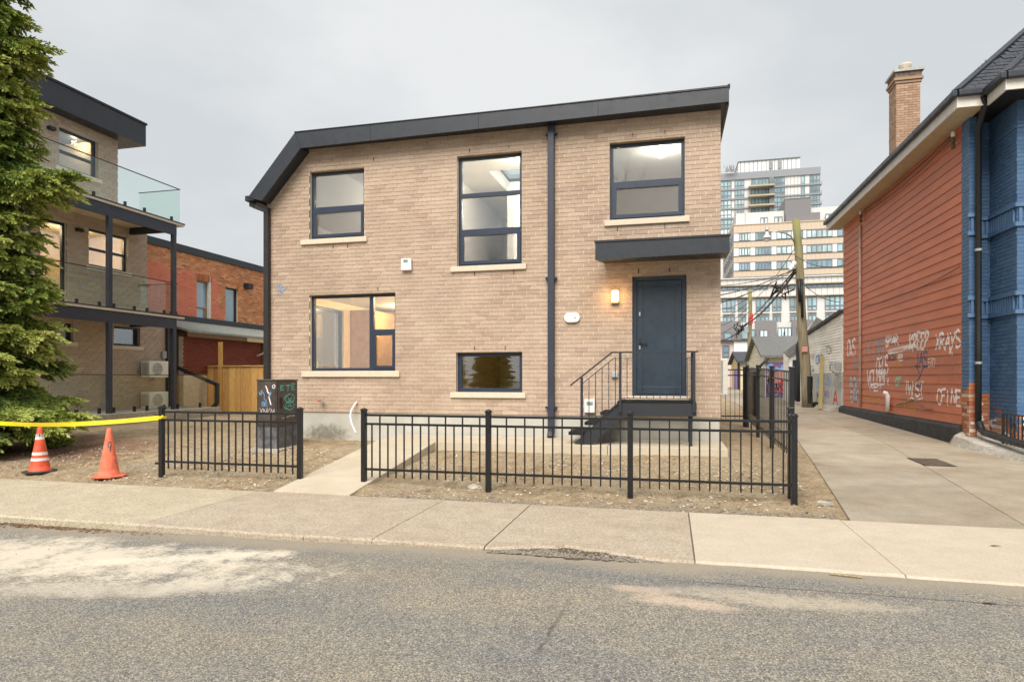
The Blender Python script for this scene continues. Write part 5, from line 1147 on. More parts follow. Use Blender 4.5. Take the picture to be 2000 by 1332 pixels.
for zc in (z3_ + .05, z1_ + .05):
    for nm, fr, wd_, _ in walls[:4]:
        n = int(wd_ / .09)
        for k in range(min(n, 14)): boxo('dentil', 'blue_paint', RH, k * .09 + .02, k * .09 + .065, .005, .036, zc, zc + z2_ - z3_ - .085, fr)
mb = MB()
for nm, fr, wd_, _ in walls[:4]: mb.box(0, wd_, .005, .02, z4_ - .25, z4_ - .21, fr)
mb.build('string_course', 'blue_paint', RH)
# wing eaves
boxo('soffit', 'black_plastic', RH, WEX + .03, WX + 3.2, WEY + .03, 14.42, 6.50, 6.53); boxo('fascia', 'fascia_white', RH, WEX, WEX + .03, WEY, 13.42, 6.47, 6.69); boxo('fascia', 'fascia_white', RH, WEX + .031, WX + 3.2, WEY, WEY + .03, 6.47, 6.69)
boxo('gutter', 'dark_metal', RH, WEX - .10, WEX - .002, WEY - .08, 13.40, 6.64, 6.765, bevel=.02); boxo('gutter', 'dark_metal', RH, WEX - .0, WX + 3.2, WEY - .10, WEY - .002, 6.64, 6.765, bevel=.02)
dpx = FY(1911, 600, 13.94)[0]; dq = MB().tube([(dpx - .12, 13.44, 6.66), (dpx - .08, 13.5, 6.5), (dpx, 13.94, 6.2), (dpx, 13.94, 2.2), (dpx, 13.94, .62)], .052, 10); dq.tube([(dpx, 13.94, .66), (dpx + .03, 13.9, .52), (dpx + .0, 13.72, .47), (5.72, 13.0, .41), (5.68, 11.8, .36), (5.7, 10.8, .34)], .066, 10); dq = dq.build('downpipe', 'black_plastic', RH, smooth=True)
for z in (3.9, 1.75): MB().lathe([(.06, 0), (.066, .005), (.066, .045), (.06, .05)], (dpx, 13.94, z), 10).build('collar', 'galvanised', dq)
# chimney
CX, CYc = 6.4, 20.8; czt = FX(1752, 140, CX)[1]
CH = empty_part('chimney', RH, (CX, CYc, 7)); cw = .62
core = boxo('core', 'chimney_mortar', CH, CX + .005, CX + cw - .005, CYc + .005, CYc + cw - .005, 6.9, czt - .02)
for fr, in ((Frame((CX, CYc, 0), (1, 0, 0), (0, -1, 0)),), (Frame((CX, CYc + cw, 0), (0, -1, 0), (-1, 0, 0)),)):
    mbc = MB(); r_ = 0; z = 7.6
    while z < czt - .35:
        off = -.105 * (r_ % 2); u = off
        while u < cw:
            a, b = max(u + .004, 0), min(u + .206, cw)
            if b - a > .03:
                o = MB().box(a, b, -.02, .006 + random.uniform(0, .006), z + .004, z + .066, fr, random.uniform(.01, .99)).build('brick', 'chimney_brick', CH)
            u += .21
        z += .07; r_ += 1
for k, (gw, m_) in enumerate(((.035, 'chimney_brick'), (.07, 'chimney_brick'), (.035, 'chimney_soot'), (.035, 'chimney_soot'))): boxo('corbel', m_, CH, CX - gw, CX + cw + gw, CYc - gw, CYc + cw + gw, czt - .34 + k * .08, czt - .34 + k * .08 + .076)
boxo('cap', 'grey_concrete', CH, CX - .09, CX + cw + .09, CYc - .09, CYc + cw + .09, czt - .015, czt + .05)
MB().lathe([(.12, 0), (.14, .12), (.17, .2), (.17, .26), (.13, .27), (.12, .1)], (CX + .31, CYc + .25, czt + .05), 14).build('flue_pot', 'stone_light', CH, smooth=True)
# rough concrete footing and iron fence at the foot of the wing
ft = MB(); r_ = random.Random(8); pts = [(5.46, 14.70), (5.30, 14.2), (5.34, 13.6), (5.40, 13.0), (5.47, 12.4), (5.56, 11.6), (5.7, 10.4)]; inn_ = [(5.62, 14.66), (5.62, 14.34), (5.80, 14.34), (6.1, 13.36), (6.5, 12.4), (6.6, 11.6), (6.8, 10.4)]
tops = [.30, .42, .36, .30, .28, .26, .22]
for k in range(len(pts)): ft.v += [(pts[k][0], pts[k][1], lz(pts[k][1]) - .05), (pts[k][0] + .10, pts[k][1] + .05, tops[k] - .06), (lerp(pts[k][0], inn_[k][0], .7), lerp(pts[k][1], inn_[k][1], .7), tops[k]), (inn_[k][0] + .1, inn_[k][1] + .02, tops[k] + .05)]
for k in range(len(pts) - 1):
    for j in range(3): ft.f.append((4 * k + j, 4 * k + j + 1, 4 * k + 4 + j + 1, 4 * k + 4 + j)); ft.tone.append(0.0)
ft.build('footing', 'rough_concrete', RH)
IF = thing('iron_fence', (6.0, 13.1, .3), 'low black wrought iron fence with scrolls beside the blue wall', 'fence')
ia = Vector((*FZ(1955, 866, .40), 0)); ib = Vector((*FZ(2010, 885, .40), 0)); ia.z = ib.z = .40
ia = Vector((5.84, 13.34, .30)); ib = Vector((5.86, 12.1, .28))
for k in range(11):
    p = ia.lerp(ib, k / 10); MB().bar(p, p + Vector((0, 0, .55)), .018 if k else .035, .018 if k else .035, (0, 1, 0)).build('picket', 'fence_black', IF)
MB().bar(ia + Vector((0, 0, .55)), ib + Vector((0, 0, .55)), .025, .02).bar(ia + Vector((0, 0, .08)), ib + Vector((0, 0, .08)), .025, .02).build('rail', 'fence_black', IF)
for t0 in (.25, .55, .85):
    c_ = ia.lerp(ib, t0) + Vector((0, 0, .32)); dd = (ib - ia).normalized(); sp = []
    for k in range(26): a_ = k * .42; r2 = .11 - .0038 * k; sp.append(c_ + dd * r2 * math.cos(a_) + Vector((0, 0, r2 * math.sin(a_) * 1.6)))
    MB().tube(sp, .008, 5).build('scroll', 'fence_black', IF)
# ------------------------------------------------------------------ lane background: white graffiti garage, poles, garages
WG = thing('white_garage', (RX, 26, .35), 'white clapboard garage on a concrete base covered in graffiti', 'garage')
wy0, wy1 = RY1 + .12, 29.2; WF = Frame((RX - .02, wy1, 0), (0, -1, 0), (-1, 0, 0)); WL = wy1 - wy0
boxo('base_wall', 'grey_concrete', WG, 0, WL, -.3, .03, .2, 1.66, WF)
topf = lambda u: 3.25 + .4 * (u / WL)
for k in range(20):
    v0 = 1.665 + k * .1
    if v0 + .1 > 3.6: break
    ua = max(0, (v0 + .1 - 3.25) / .4 * WL)
    MB().prism([(.0, v0), (.024, v0), (.006, v0 + .1), (0, v0 + .1)], ua, WL, lambda n_, u, v: WF(u, n_ + .002, v)).build('siding_board', 'white_siding', WG)
boxo('backing', 'white_siding', WG, 0, WL, -.3, -.002, 1.665, 3.24, WF)
MB().prism([(-.1, 3.24), (WL + .05, 3.66), (WL + .05, 3.76), (-.1, 3.34)], -1.5, .12, lambda u, n, v: WF(u, n, v)).build('roof', 'shingle_dark', WG); MB().prism([(0, 3.2), (WL, 3.2), (WL, 3.655), (0, 3.235)], -.31, -.01, lambda u, n, v: WF(u, n, v)).build('gable_wall', 'white_siding', WG)
boxo('end_wall', 'white_siding', WG, RX - .02, RX + 2.5, wy1, wy1 + .1, .3, 3.2)
def wtag(text, x0, y0, x1, y1, sw, mat, seed, n=.034, **k):
    ua = wy1 - FX(x0, y1, RX - .02)[0]; ub = wy1 - FX(x1, y1, RX - .02)[0]; v0, v1 = FX((x0 + x1) / 2, y1, RX)[1], FX((x0 + x1) / 2, y0, RX)[1]
    paint(WG, WF, text, ua, v0, ub - ua, v1 - v0, sw, mat, lambda v: n, seed=seed, **k)
wtag('BC', 1598, 735, 1608, 755, .09, 'graffiti_sky', 1); wtag('JN', 1614, 733, 1626, 753, .07, 'graffiti_sky', 2); wtag('ART', 1628, 735, 1646, 760, .03, 'graffiti_green', 3); wtag('A', 1629, 762, 1638, 790, .09, 'graffiti_red', 4); wtag('MXB', 1597, 765, 1610, 785, .06, 'graffiti_black', 5); wtag('WEK', 1612, 764, 1622, 775, .04, 'graffiti_purple', 6); wtag('HIP', 1636, 745, 1647, 765, .03, 'graffiti_grey', 16)
wtag('CRS', 1595, 693, 1608, 710, .07, 'graffiti_sky', 7); wtag('TON', 1615, 676, 1626, 692, .025, 'graffiti_black', 8); wtag('KLY', 1622, 706, 1640, 726, .03, 'graffiti_black', 9); wtag('PX', 1583, 692, 1592, 702, .03, 'graffiti_pink', 10); wtag('G', 1582, 715, 1590, 726, .04, 'graffiti_teal', 11)
boxo('meter_box', 'grey_plastic', WG, WL - .25, WL - .02, .03, .2, 1.75, 2.0, WF)
ft = MB(); ft.prism([(0, 0), (.35, 0), (.2, .16), (.0, .22)], 0, WL, lambda n_, u, v: WF(u, n_ + .031, v + .33 - .02)); ft.build('footing', 'rough_concrete', WG)
px_, py_ = FZ(1632, 799, .36); pl_ = MB(); p0 = Vector((5.15, 24.6, .37)); p1 = Vector((5.50, 26.0, 2.32)); pl_.bar(p0, p1, .13, .035, (0, 1, 0)); tag(pl_.build('plank', 'plank_wood'), 'weathered plank leaning against the graffiti covered garage', 'plank')
def pole(name, base, top, r0, r1, label):
    P_ = thing(name, base, label, 'utility pole', 'utility poles along the lane'); pts = [Vector(base).lerp(Vector(top), k / 10) + Vector((.02 * math.sin(k), 0, 0)) for k in range(11)]
    MB().tube(pts, [lerp(r0, r1, k / 10) for k in range(11)], 14).build('shaft', 'pole_wood', P_, smooth=True); return P_
b1 = Vector((FY(1577, 787, 26.3)[0], 26.3, .36)); t1 = Vector((FY(1555, 430, 26.3)[0], 26.3, FY(1555, 430, 26.3)[1])); P1 = pole('utility_pole', b1, t1, .20, .135, 'tall leaning wooden utility pole with a street lamp arm')
at1 = lambda y: b1.lerp(t1, (FY(1560, y, 26.3)[1] - b1.z) / (t1.z - b1.z))
def c3(x, y, Y): X, Z = FY(x, y, Y); return Vector((X, Y, Z))
arm = [c3(1552, 474, 26.2), c3(1545, 462, 26), c3(1535, 456, 25.9), c3(1520, 453, 25.8), c3(1505, 453, 25.7)]; arm = MB().tube(arm, .03, 6).build('lamp_arm', 'galvanised', P1, smooth=True)
lc = c3(1498, 463, 25.7); MB().lathe([(.001, .22), (.05, .2), (.06, .08), (.15, .0), (.16, -.04), (.10, -.05), (.09, -.14), (.05, -.18), (.001, -.19)], lc, 14).build('street_lamp', 'white_plastic', P1, smooth=True); MB().lathe([(.001, .36), (.05, .34), (.06, .2), (.001, .2)], lc, 10).build('lamp_sensor', 'galvanised', P1, smooth=True)
for (xa, ya, xb, yb, rr_) in ((1566, 545, 1567, 620, .05), (1560, 545, 1563, 590, .07)): MB().tube([c3(xa, ya, 26.05), c3(xb, yb, 26.05)], rr_, 8).build('cable_riser', 'black_plastic', P1, smooth=True)
boxo('notice', 'graffiti_pink', P1, FY(1566, 680, 26.05)[0], FY(1577, 680, 26.05)[0], 26.03, 26.06, FY(1570, 687, 26)[1], FY(1570, 677, 26)[1]); MB().tube([c3(1582, 735, 26.1), c3(1582, 755, 26.1), c3(1581, 788, 26.1)], [.10, .10, .06], 8).build('conduit_guard', 'black_plastic', P1); MB().lathe([(.1, 0), (.1, .2), (.02, .22)], (b1.x + .28, 26.2, .36), 10).build('stump', 'black_plastic', P1)
for k in range(3): MB().lathe([(.001, -.12), (.08, -.1), (.09, .05), (.03, .1), (.001, .1)], c3(1551 - k * 3, 515 + k * 5, 26), 8).build('insulator', 'white_plastic', P1, smooth=True)
b2 = Vector((FY(1464, 790, 47.7)[0], 47.7, .45)); t2 = c3(1465, 566, 47.7); P2 = pole('utility_pole', b2, t2, .17, .12, 'slender wooden utility pole beside the gabled garage')
MB().bar(t2 + Vector((0, 0, -.1)), c3(1473, 557, 47.7), .05, .05).build('pin', 'bark', P2); boxo('warning_sign', 'graffiti_red', P2, FY(1465, 620, 47.5)[0], FY(1471, 620, 47.5)[0], 47.50, 47.53, FY(1467, 632, 47.5)[1], FY(1467, 613, 47.5)[1])
MB().tube([c3(1458, 638, 47.4), c3(1458, 650, 47.4)], .16, 8).build('transformer', 'grey_plastic', P2)
j1, j2 = c3(1553, 532, 26.2), c3(1462, 630, 47.5)
W = thing('overhead_wires', (5, 36, 5), 'bundled black overhead cables strung between the two wooden poles', 'wires')
wire([j1, j2, c3(1408, 665, 60)], .05, 'black_plastic', 'cable', W, sag=.25)
wire([j1 + Vector((0, 0, .1)), j2 + Vector((0, 0, .2))], .03, 'black_plastic', 'cable', W, sag=.1)
for k, (x, y, Y) in enumerate(((1405, 577, 18), (1405, 592, 18), (1405, 558, 30))): wire([c3(1552, 524 + k * 2, 26.2), c3(x, y, Y)], .014, 'black_plastic', 'cable', W, sag=.12)
for k in range(5): wire([c3(1465, 570 + 9 * k, 47.6), c3(1408, 588 + 16 * k, 52)], .018, 'black_plastic', 'cable', W, sag=.2)
wire([c3(1554, 500, 26.2), c3(1648, 518, 22)], .012, 'black_plastic', 'cable', W, sag=.2); wire([c3(1560, 545, 26.2), c3(1640, 590, 24)], .012, 'black_plastic', 'cable', W, sag=.2); wire([c3(1556, 480, 26.2), c3(1465, 590, 47.6)], .014, 'black_plastic', 'cable', W, sag=.3)
r_ = random.Random(4)
for base_, nn in ((c3(1524, 565, 31.5), 9), (c3(1449, 638, 50), 7)):
    mb = MB()
    for k in range(nn): a_ = base_ + Vector((r_.uniform(-.4, .4), r_.uniform(-.3, .3), r_.uniform(-.25, .3))); mb.tube([a_, a_ + Vector((r_.uniform(-.4, .4), .1, r_.uniform(-.5, .1))), a_ + Vector((r_.uniform(-.3, .5), 0, r_.uniform(-.2, .4)))], .04, 5)
    mb.build('cable_splice', 'black_plastic', W)
# gabled garage with the mural
GX = 4.85; GY0, GY1 = 36, 43.2; gme = (GY0 + GY1) / 2; GE, GR = 2.6, 3.75; GXE = 12
GG = thing('gabled_garage', (GX, 36, .43), 'cream gabled garage with grey shingle roof and a graffiti mural', 'garage')
MB().prism([(GY0, .3), (GY1, .3), (GY1, GE), (gme, GR), (GY0, GE)], GX, GXE, lambda u, n, v: (n, u, v)).build('wall', 'cream_siding', GG)
for k in range(22):
    z = .5 + k * .15; ya, yb = GY0, GY1
    if z > GE - .1: f_ = (z + .15 - GE) / (GR - GE); ya, yb = lerp(GY0, gme, f_), lerp(GY1, gme, f_)
    if yb - ya < .3: break
    MB().prism([(0, z), (.03, z), (.006, z + .15), (0, z + .15)], ya, yb, lambda n_, u, v: (GX - n_ - .002, u, v)).build('siding_board', 'cream_siding', GG)
rf = MB(); o_ = .3
for (ya, yb) in ((GY0 - o_, gme), (GY1 + o_, gme)):
    za = GE - o_ * (GR - GE) / (gme - GY0); rf.v += [(GX - .25, ya, za + .03), (GXE, ya, za + .03), (GXE, yb, GR + .03), (GX - .25, yb, GR + .03), (GX - .25, ya, za + .15), (GXE, ya, za + .15), (GXE, yb, GR + .15), (GX - .25, yb, GR + .15)]; i0 = len(rf.v) - 8
    rf.f += [tuple(i0 + q_ for q_ in f) for f in ((0, 1, 2, 3), (7, 6, 5, 4), (0, 4, 5, 1), (1, 5, 6, 2), (2, 6, 7, 3), (3, 7, 4, 0))]; rf.tone += [0.0] * 6
rf.build('roof', 'grey_shingle', GG)
MB().tube([(GX + .1, GY0 - .3, GE - .1), (GX - .25, GY0 - .1, GE - .5), (GX - .35, GY0 - .02, GE - .9), (GX - .35, GY0 - .02, .5)], .07, 8).build('downpipe', 'black_plastic', GG, smooth=True)
MFr = Frame((GX, GY0, 0), (1, 0, 0), (0, -1, 0)); MWD = FY(1547, 740, GY0)[0] - GX
boxo('mural_panel', 'purple_siding', GG, .05, MWD, .01, .04, .45, 2.3, MFr)
for k, (tx, mt_, u_, v_, w_, h_, s_) in enumerate((('WRE', 'graffiti_pink', .12, 1.2, .75, .55, .14), ('KEDO', 'graffiti_pink', .75, 1.25, .8, .6, .14), ('S~S', 'graffiti_sky', .1, 1.75, 1.3, .4, .10), ('OKSE', 'graffiti_sky', .5, .6, 1.0, .5, .09), ('MRO', 'graffiti_red', .6, .65, .8, .6, .08), ('UES', 'graffiti_black', .1, .65, 1.2, .5, .06))): paint(GG, MFr, tx, u_ * MWD / 1.6, v_, w_ * MWD / 1.6, h_, s_, mt_, lambda v, k=k: .045 + .003 * k, seed=k)
GFg = Frame((GX, GY1, 0), (0, -1, 0), (-1, 0, 0))
paint(GG, GFg, 'JR', 3.2, 1.45, 1.8, .5, .12, 'graffiti_sky', lambda v: .04, seed=3); paint(GG, GFg, 'M', 1.4, 1.3, 1.0, .4, .1, 'graffiti_lightblue', lambda v: .04, seed=4)
# lean-to wall with a downpipe between the mural and the pole
SG = thing('shed_wing', (6, 31, .4), 'low white sided shed end with black elbow downpipe behind the pole', 'shed')
sx0, sx1 = FY(1541, 720, 31.5)[0], FY(1600, 720, 31.5)[0]
MB().prism([(sx0, .35), (sx1, .35), (sx1, 4.1), (sx0 + .6, 3.1), (sx0, 2.6)], 31.5, 33, lambda u, n, v: (u, n, v)).build('wall', 'white_siding', SG); boxo('door', 'frame_blue', SG, sx0 + .15, sx0 + .42, 31.46, 31.495, .45, 2.3)
MB().bar((sx0 - .15, 31.4, 2.52), (sx0 + .62, 31.4, 3.14), .12, .3).bar((sx0 + .6, 31.4, 3.12), (sx1, 31.4, 4.14), .12, .3).build('roof_edge', 'grey_shingle', SG)
MB().tube([c3(1567, 668, 31.2), c3(1561, 667, 31.2), c3(1559, 674, 31.2), c3(1559, 725, 31.2), c3(1559, 785, 31.2)], .09, 8).build('downpipe', 'black_plastic', SG, smooth=True)
# small yellow garage
YG = thing('small_garage', (5.6, 55, .5), 'small yellow stucco garage with dark gable roof and purple door', 'garage')
yx = 5.62; y0_, y1_ = FX(1446, 720, yx)[0], FX(1428.5, 720, yx)[0]; ye_, yr_ = FX(1446, 708, yx)[1], 3.6
MB().prism([(y0_, .3), (y1_, .3), (y1_, ye_), ((y0_ + y1_) / 2, yr_), (y0_, ye_)], yx, yx + 6, lambda u, n, v: (n, u, v)).build('wall', 'yellow_stucco', YG)
rf = MB(); ym = (y0_ + y1_) / 2
for ya in (y0_ - .4, y1_ + .4): rf.v += [(yx - .3, ya, ye_ - .05), (yx + 6, ya, ye_ - .05), (yx + 6, ym, yr_ + .02), (yx - .3, ym, yr_ + .02), (yx - .3, ya, ye_ + .12), (yx + 6, ya, ye_ + .12), (yx + 6, ym, yr_ + .2), (yx - .3, ym, yr_ + .2)]; i0 = len(rf.v) - 8; rf.f += [tuple(i0 + q_ for q_ in f) for f in ((0, 1, 2, 3), (7, 6, 5, 4), (0, 4, 5, 1), (1, 5, 6, 2), (2, 6, 7, 3), (3, 7, 4, 0))]; rf.tone += [0.0] * 6
rf.build('roof', 'shingle_dark', YG); boxo('door', 'graffiti_purple', YG, yx - .04, yx - .005, y0_ + 1.5, y0_ + 5, .5, 2.1); MB().tube([(yx - .15, y0_ - .1, ye_), (yx - .15, y0_ - .1, .5)], .09, 8).build('downpipe', 'black_plastic', YG)
boxo('front_wall', 'cream_siding', YG, yx + .02, yx + 6, y0_ - .05, y0_ - .005, .3, ye_ - .02)
# ------------------------------------------------------------------ far buildings, each facing the street
class Far:
    def __init__(s, name, Y, label, cat, z=0):
        s.Y = Y; s.F = Frame((0, Y, 0), (1, 0, 0), (0, -1, 0)); s.o = thing(name, (FY(1500, 700, Y)[0], Y, z), label, cat)
    def u(s, x): return FY(x, 700, s.Y)[0]
    def v(s, x, y): return FY(x, y, s.Y)[1]
    def box(s, name, mat, x0, x1, xr, yt, yb, n0=-12, n1=0, parent=None, uo=0):
        return boxo(name, mat, parent or s.o, s.u(x0), s.u(x1), n0, n1, s.v(xr, yb) if yb is not None else -.3, s.v(xr, yt), s.F)
    def win(s, x0, x1, xr, yt, yb, nm, gm='far_glass', n=.0, fw=.12, rows=None):
        """nm panes side by side, rows optional horizontal split; frame proud of the glass"""
        u0, u1, v0, v1 = s.u(x0), s.u(x1), s.v(xr, yb), s.v(xr, yt); w_ = (u1 - u0) / nm; cells = []
        vs = [v0, v1] if not rows else [v0, lerp(v0, v1, rows), v1]
        for k in range(nm):
            for a, b in zip(vs, vs[1:]): cells.append((u0 + k * w_ + fw / 2, u0 + (k + 1) * w_ - fw / 2, a + fw / 2, b - fw / 2))
        mb = MB(); holes(mb, s.F, u0, u1, v0, v1, cells, n + .03, n + .16); o = mb.build('window', 'dark_frame', s.o)
        boxo('pane', gm, o, u0 + .01, u1 - .01, n + .05, n + .08, v0 + .01, v1 - .01, s.F)
# glass condominium tower
T_ = Far('condominium_tower', 190, 'tall glass condominium tower with grey crown and stacked balconies', 'tower')
T_.box('core', 'pale_cladding', 1380, 1602, 1500, 342, None, -25, 0)
T_.box('crown_band', 'grey_cladding', 1380, 1602.5, 1500, 334, 347.5, -25.1, .35); T_.box('penthouse', 'white_cladding', 1443, 1564, 1500, 310, 333.6, -14, -1.5)
for k in range(14): x = 1447 + k * 8.4; T_.box('joint', 'dark_frame', x, x + .9, 1500, 310.5, 333, -1.5, -1.35)
for x in (1503, 1520.5): T_.box('louvre', 'grey_cladding', x, x + 8, 1500, 313, 328, -1.5, -1.3)
T_.box('penthouse_cap', 'dark_frame', 1442, 1565, 1500, 308.5, 310, -14.2, -1.2)
FH = 18.9
for r in range(8):
    yt = 349 + r * FH; yb = yt + FH
    T_.box('floor_band', 'grey_cladding', 1380, 1602, 1500, yb - 3.0, yb, -.4, .30)
    gm = ['far_glass', 'far_glass', 'far_glass_pale', 'far_glass_pale', 'far_glass', 'far_glass_pale', 'far_glass', 'far_glass'][r]
    T_.win(1400, 1428, 1500, yt, yb - 3.1, 4, gm, rows=.35, fw=.25); T_.win(1435, 1453.5, 1500, yt, yb - 3.1, 3, gm, rows=.35, fw=.25)
    T_.win(1511, 1533, 1500, yt, yb - 3.1, 3, 'far_glass', rows=.35, fw=.25)
    if r < 4:
        T_.win(1467, 1510, 1500, yt, yb - 3.1, 6, 'far_glass_blue', fw=.25, n=.0); T_.box('balcony_slab', 'slab_tan', 1461, 1511, 1500, yb - 3.2, yb - .3, .32, 2.6); T_.box('balcony_glass', 'rail_glass', 1461.5, 1510.5, 1500, yb - 10, yb - 3.3, 2.4, 2.5); T_.box('balcony_divider', 'mauve_cladding', 1501, 1510, 1500, yt + 1, yb - 3.3, .33, 1.6)
        T_.win(1564, 1572, 1500, yt, yb - 3.1, 1, 'far_glass', fw=.25); T_.win(1581, 1601.5, 1500, yt, yb - 3.1, 3, 'far_glass', rows=.35, fw=.25); T_.box('side_balcony', 'slab_tan', 1602.5, 1606, 1500, yb - 3, yb - 1, -8, 0); T_.box('side_balcony_glass', 'rail_glass', 1605.2, 1605.8, 1500, yb - 9, yb - 3.1, -8, 0)
    for x in (1428.5, 1434.5, 1537, 1544, 1551, 1558): T_.box('joint', 'dark_frame', x, x + .5, 1500, yt, yb - 3.1, 0, .05)
r_ = random.Random(3); mb = MB()
for k in range(26): a_ = Vector((T_.u(r_.uniform(1414, 1436)), 188.5, T_.v(1500, 334))); mb.tube([a_, a_ + Vector((r_.uniform(-1.2, 1.2), 0, r_.uniform(.4, 2.2)))], .05, 4)
mb.build('roof_plants', 'twig_grey', T_.o)
# tan office block
B_ = Far('office_block', 150, 'tan panelled office block with ribbon windows and set back grey upper floor', 'building')
B_.box('core', 'tan_cladding', 1433, 1720, 1466, 439, None, -30, 0); B_.box('parapet', 'tan_cladding', 1432.6, 1720, 1466, 437.5, 439.2, -30.1, .15)
for k in range(8): zz_ = B_.v(1466, 445 + k * 4.5)
for r in range(4):
    yt = 455.0 + r * 28.8; yb = yt + 15.4
    B_.box('window_ribbon', 'white_cladding', 1433.3, 1720, 1466, yt, yb, -.2, .08)
    for (a, b, n, g_) in ((1443, 1465.3, 4, 'far_glass_pale'), (1475, 1506.5, 5, 'far_glass'), (1516.5, 1546.3, 3, 'far_glass_pale'), (1562.5, 1568.5, 1, 'far_glass_blue'), (1575, 1625.5, 5, 'far_glass_pale'), (1635, 1668, 3, 'far_glass')):
        B_.win(a, b, 1466, yt + .4, yb - .3, n, g_ if r < 2 else 'far_glass_blue' if n > 3 else g_, n=.06, fw=.22)
    B_.box('sill_band', 'dark_frame', 1433.2, 1720, 1466, yb, yb + .7, -.2, .16); B_.box('head_band', 'dark_frame', 1433.2, 1720, 1466, yt - .7, yt, -.2, .16)
    SF = Frame((B_.u(1433), 0, 0), (0, 1, 0), (-1, 0, 0)); boxo('side_window', 'far_glass_blue', B_.o, 150.5, 176, .02, .1, B_.v(1466, yb), B_.v(1466, yt), SF)
    for k in range(7): boxo('side_mullion', 'dark_frame', B_.o, 151 + k * 3.8, 151.3 + k * 3.8, .1, .25, B_.v(1466, yb), B_.v(1466, yt), SF)
    for x in range(1440, 1660, 9): B_.box('panel_joint', 'slab_tan', x, x + .35, 1466, yb + .8, yb + 12.6, 0, .03)
for x in range(1440, 1660, 9): B_.box('panel_joint', 'slab_tan', x, x + .35, 1466, 440, 453.5, 0, .03)
B_.box('upper_storey', 'pale_cladding', 1439, 1534.5, 1466, 411.5, 439, -28, -2); B_.box('upper_storey', 'pale_cladding', 1585, 1720, 1466, 408, 439, -28, -2.5); B_.box('plant_room', 'mauve_cladding', 1535, 1586, 1466, 391, 439, -20, -1.2); B_.box('plant_room_wing', 'mauve_cladding', 1536, 1603, 1466, 421, 438, -10, -.6)
B_.box('upper_joint', 'dark_frame', 1457, 1457.6, 1466, 412, 438.5, -2, -1.9)
for a, b in ((1487.5, 1502.5), (1515, 1531), (1616, 1632)): B_.win(a, b, 1466, 422.5, 437.5, 2, 'far_glass_pale', n=-2, fw=.3)
B_.box('parapet_cap', 'dark_frame', 1535, 1586, 1466, 390, 391, -20, -1.1)
# lower pale block
C_ = Far('pale_block', 100, 'long pale apartment block with cornices and tall paired windows', 'building')
C_.box('core', 'pale_cladding', 1390, 1760, 1450, 545, None, -14, 0)
for k, (yt, yb) in enumerate(((557.2, 559.2), (580.5, 582.0))): C_.box('cornice', 'slab_tan', 1390, 1760, 1450, yt, yb, -.2, .45)
C_.box('coping', 'white_cladding', 1390, 1760, 1450, 543.5, 545, -14, .3)
for k in range(22): x = 1408 + k * 12; C_.box('panel_joint', 'mauve_cladding', x, x + .4, 1450, 546, 556.8, 0, .03); C_.box('panel_joint', 'mauve_cladding', x + 4, x + 4.4, 1450, 567, 580, 0, .03)
for a, b in ((1408, 1446), (1450, 1500), (1530, 1553), (1575, 1660)): C_.win(a, b, 1450, 560, 566, max(2, int((b - a) / 10)), 'far_glass_blue', n=.0, fw=.15)
for a, b, n in ((1411, 1436, 3), (1441, 1458, 2), (1476, 1503, 3), (1508, 1526, 2), (1542, 1562, 2), (1577, 1595, 2), (1611, 1650, 4)):
    C_.win(a, b, 1450, 583.5, 609, n, 'far_glass', n=.0, fw=.16, rows=.3); C_.win(a + 1, b - 1, 1450, 618, 634, n, 'far_glass', n=.0, fw=.16); C_.box('juliet_rail', 'white_cladding', a, b, 1450, 612.5, 613.3, 0, .4)
# mansard rowhouses
D_ = Far('mansard_rowhouse', 75, 'row of narrow houses with dark mauve mansard fronts', 'rowhouse')
D_.box('core', 'pink_stucco', 1390, 1680, 1450, 664, None, -8, 0)
D_.box('light_bay', 'pale_cladding', 1390, 1680, 1450, 630, 664, -7, -.4)
for a, b in ((1395, 1447), (1476, 1517), (1547, 1589)): D_.box('mansard', 'mauve_cladding', a, b, 1450, 627, 664, -6, .05)
for k in range(1): D_.box('cornice', 'shingle_dark', 1395, 1500, 1450, 664.2, 666, -.2, .5)
for a, b, yt, yb, n, g_ in ((1414, 1428, 649, 664, 1, 'far_glass'), (1448, 1474, 644, 662, 2, 'far_glass'), (1484, 1499, 645, 660, 2, 'far_glass_pale'), (1519, 1545, 641, 660, 4, 'far_glass_pale'), (1556, 1567, 640, 660, 1, 'far_glass_pale')): D_.win(a, b, 1450, yt, yb, n, g_, n=.06 if g_ != 'far_glass_blue' else 0, fw=.1)
D_.win(1410.5, 1424.5, 1450, 674, 697, 1, 'far_glass_blue', n=.02, fw=.16, rows=.45); D_.win(1450, 1470, 1450, 675, 690, 2, 'far_glass_pale', n=.02, fw=.12)
D_.box('white_wing', 'white_cladding', 1433, 1475, 1450, 665, None, -3, .25)
for x, yt, yb in ((1437, 650, 660), (1530, 648, 660)): D_.box('chimney_pipe', 'black_plastic', x, x + 1.6, 1450, yt, yb, .3, .5)
# roof deck rail above the white garage and far lane fence line
boxo_l = MB(); 
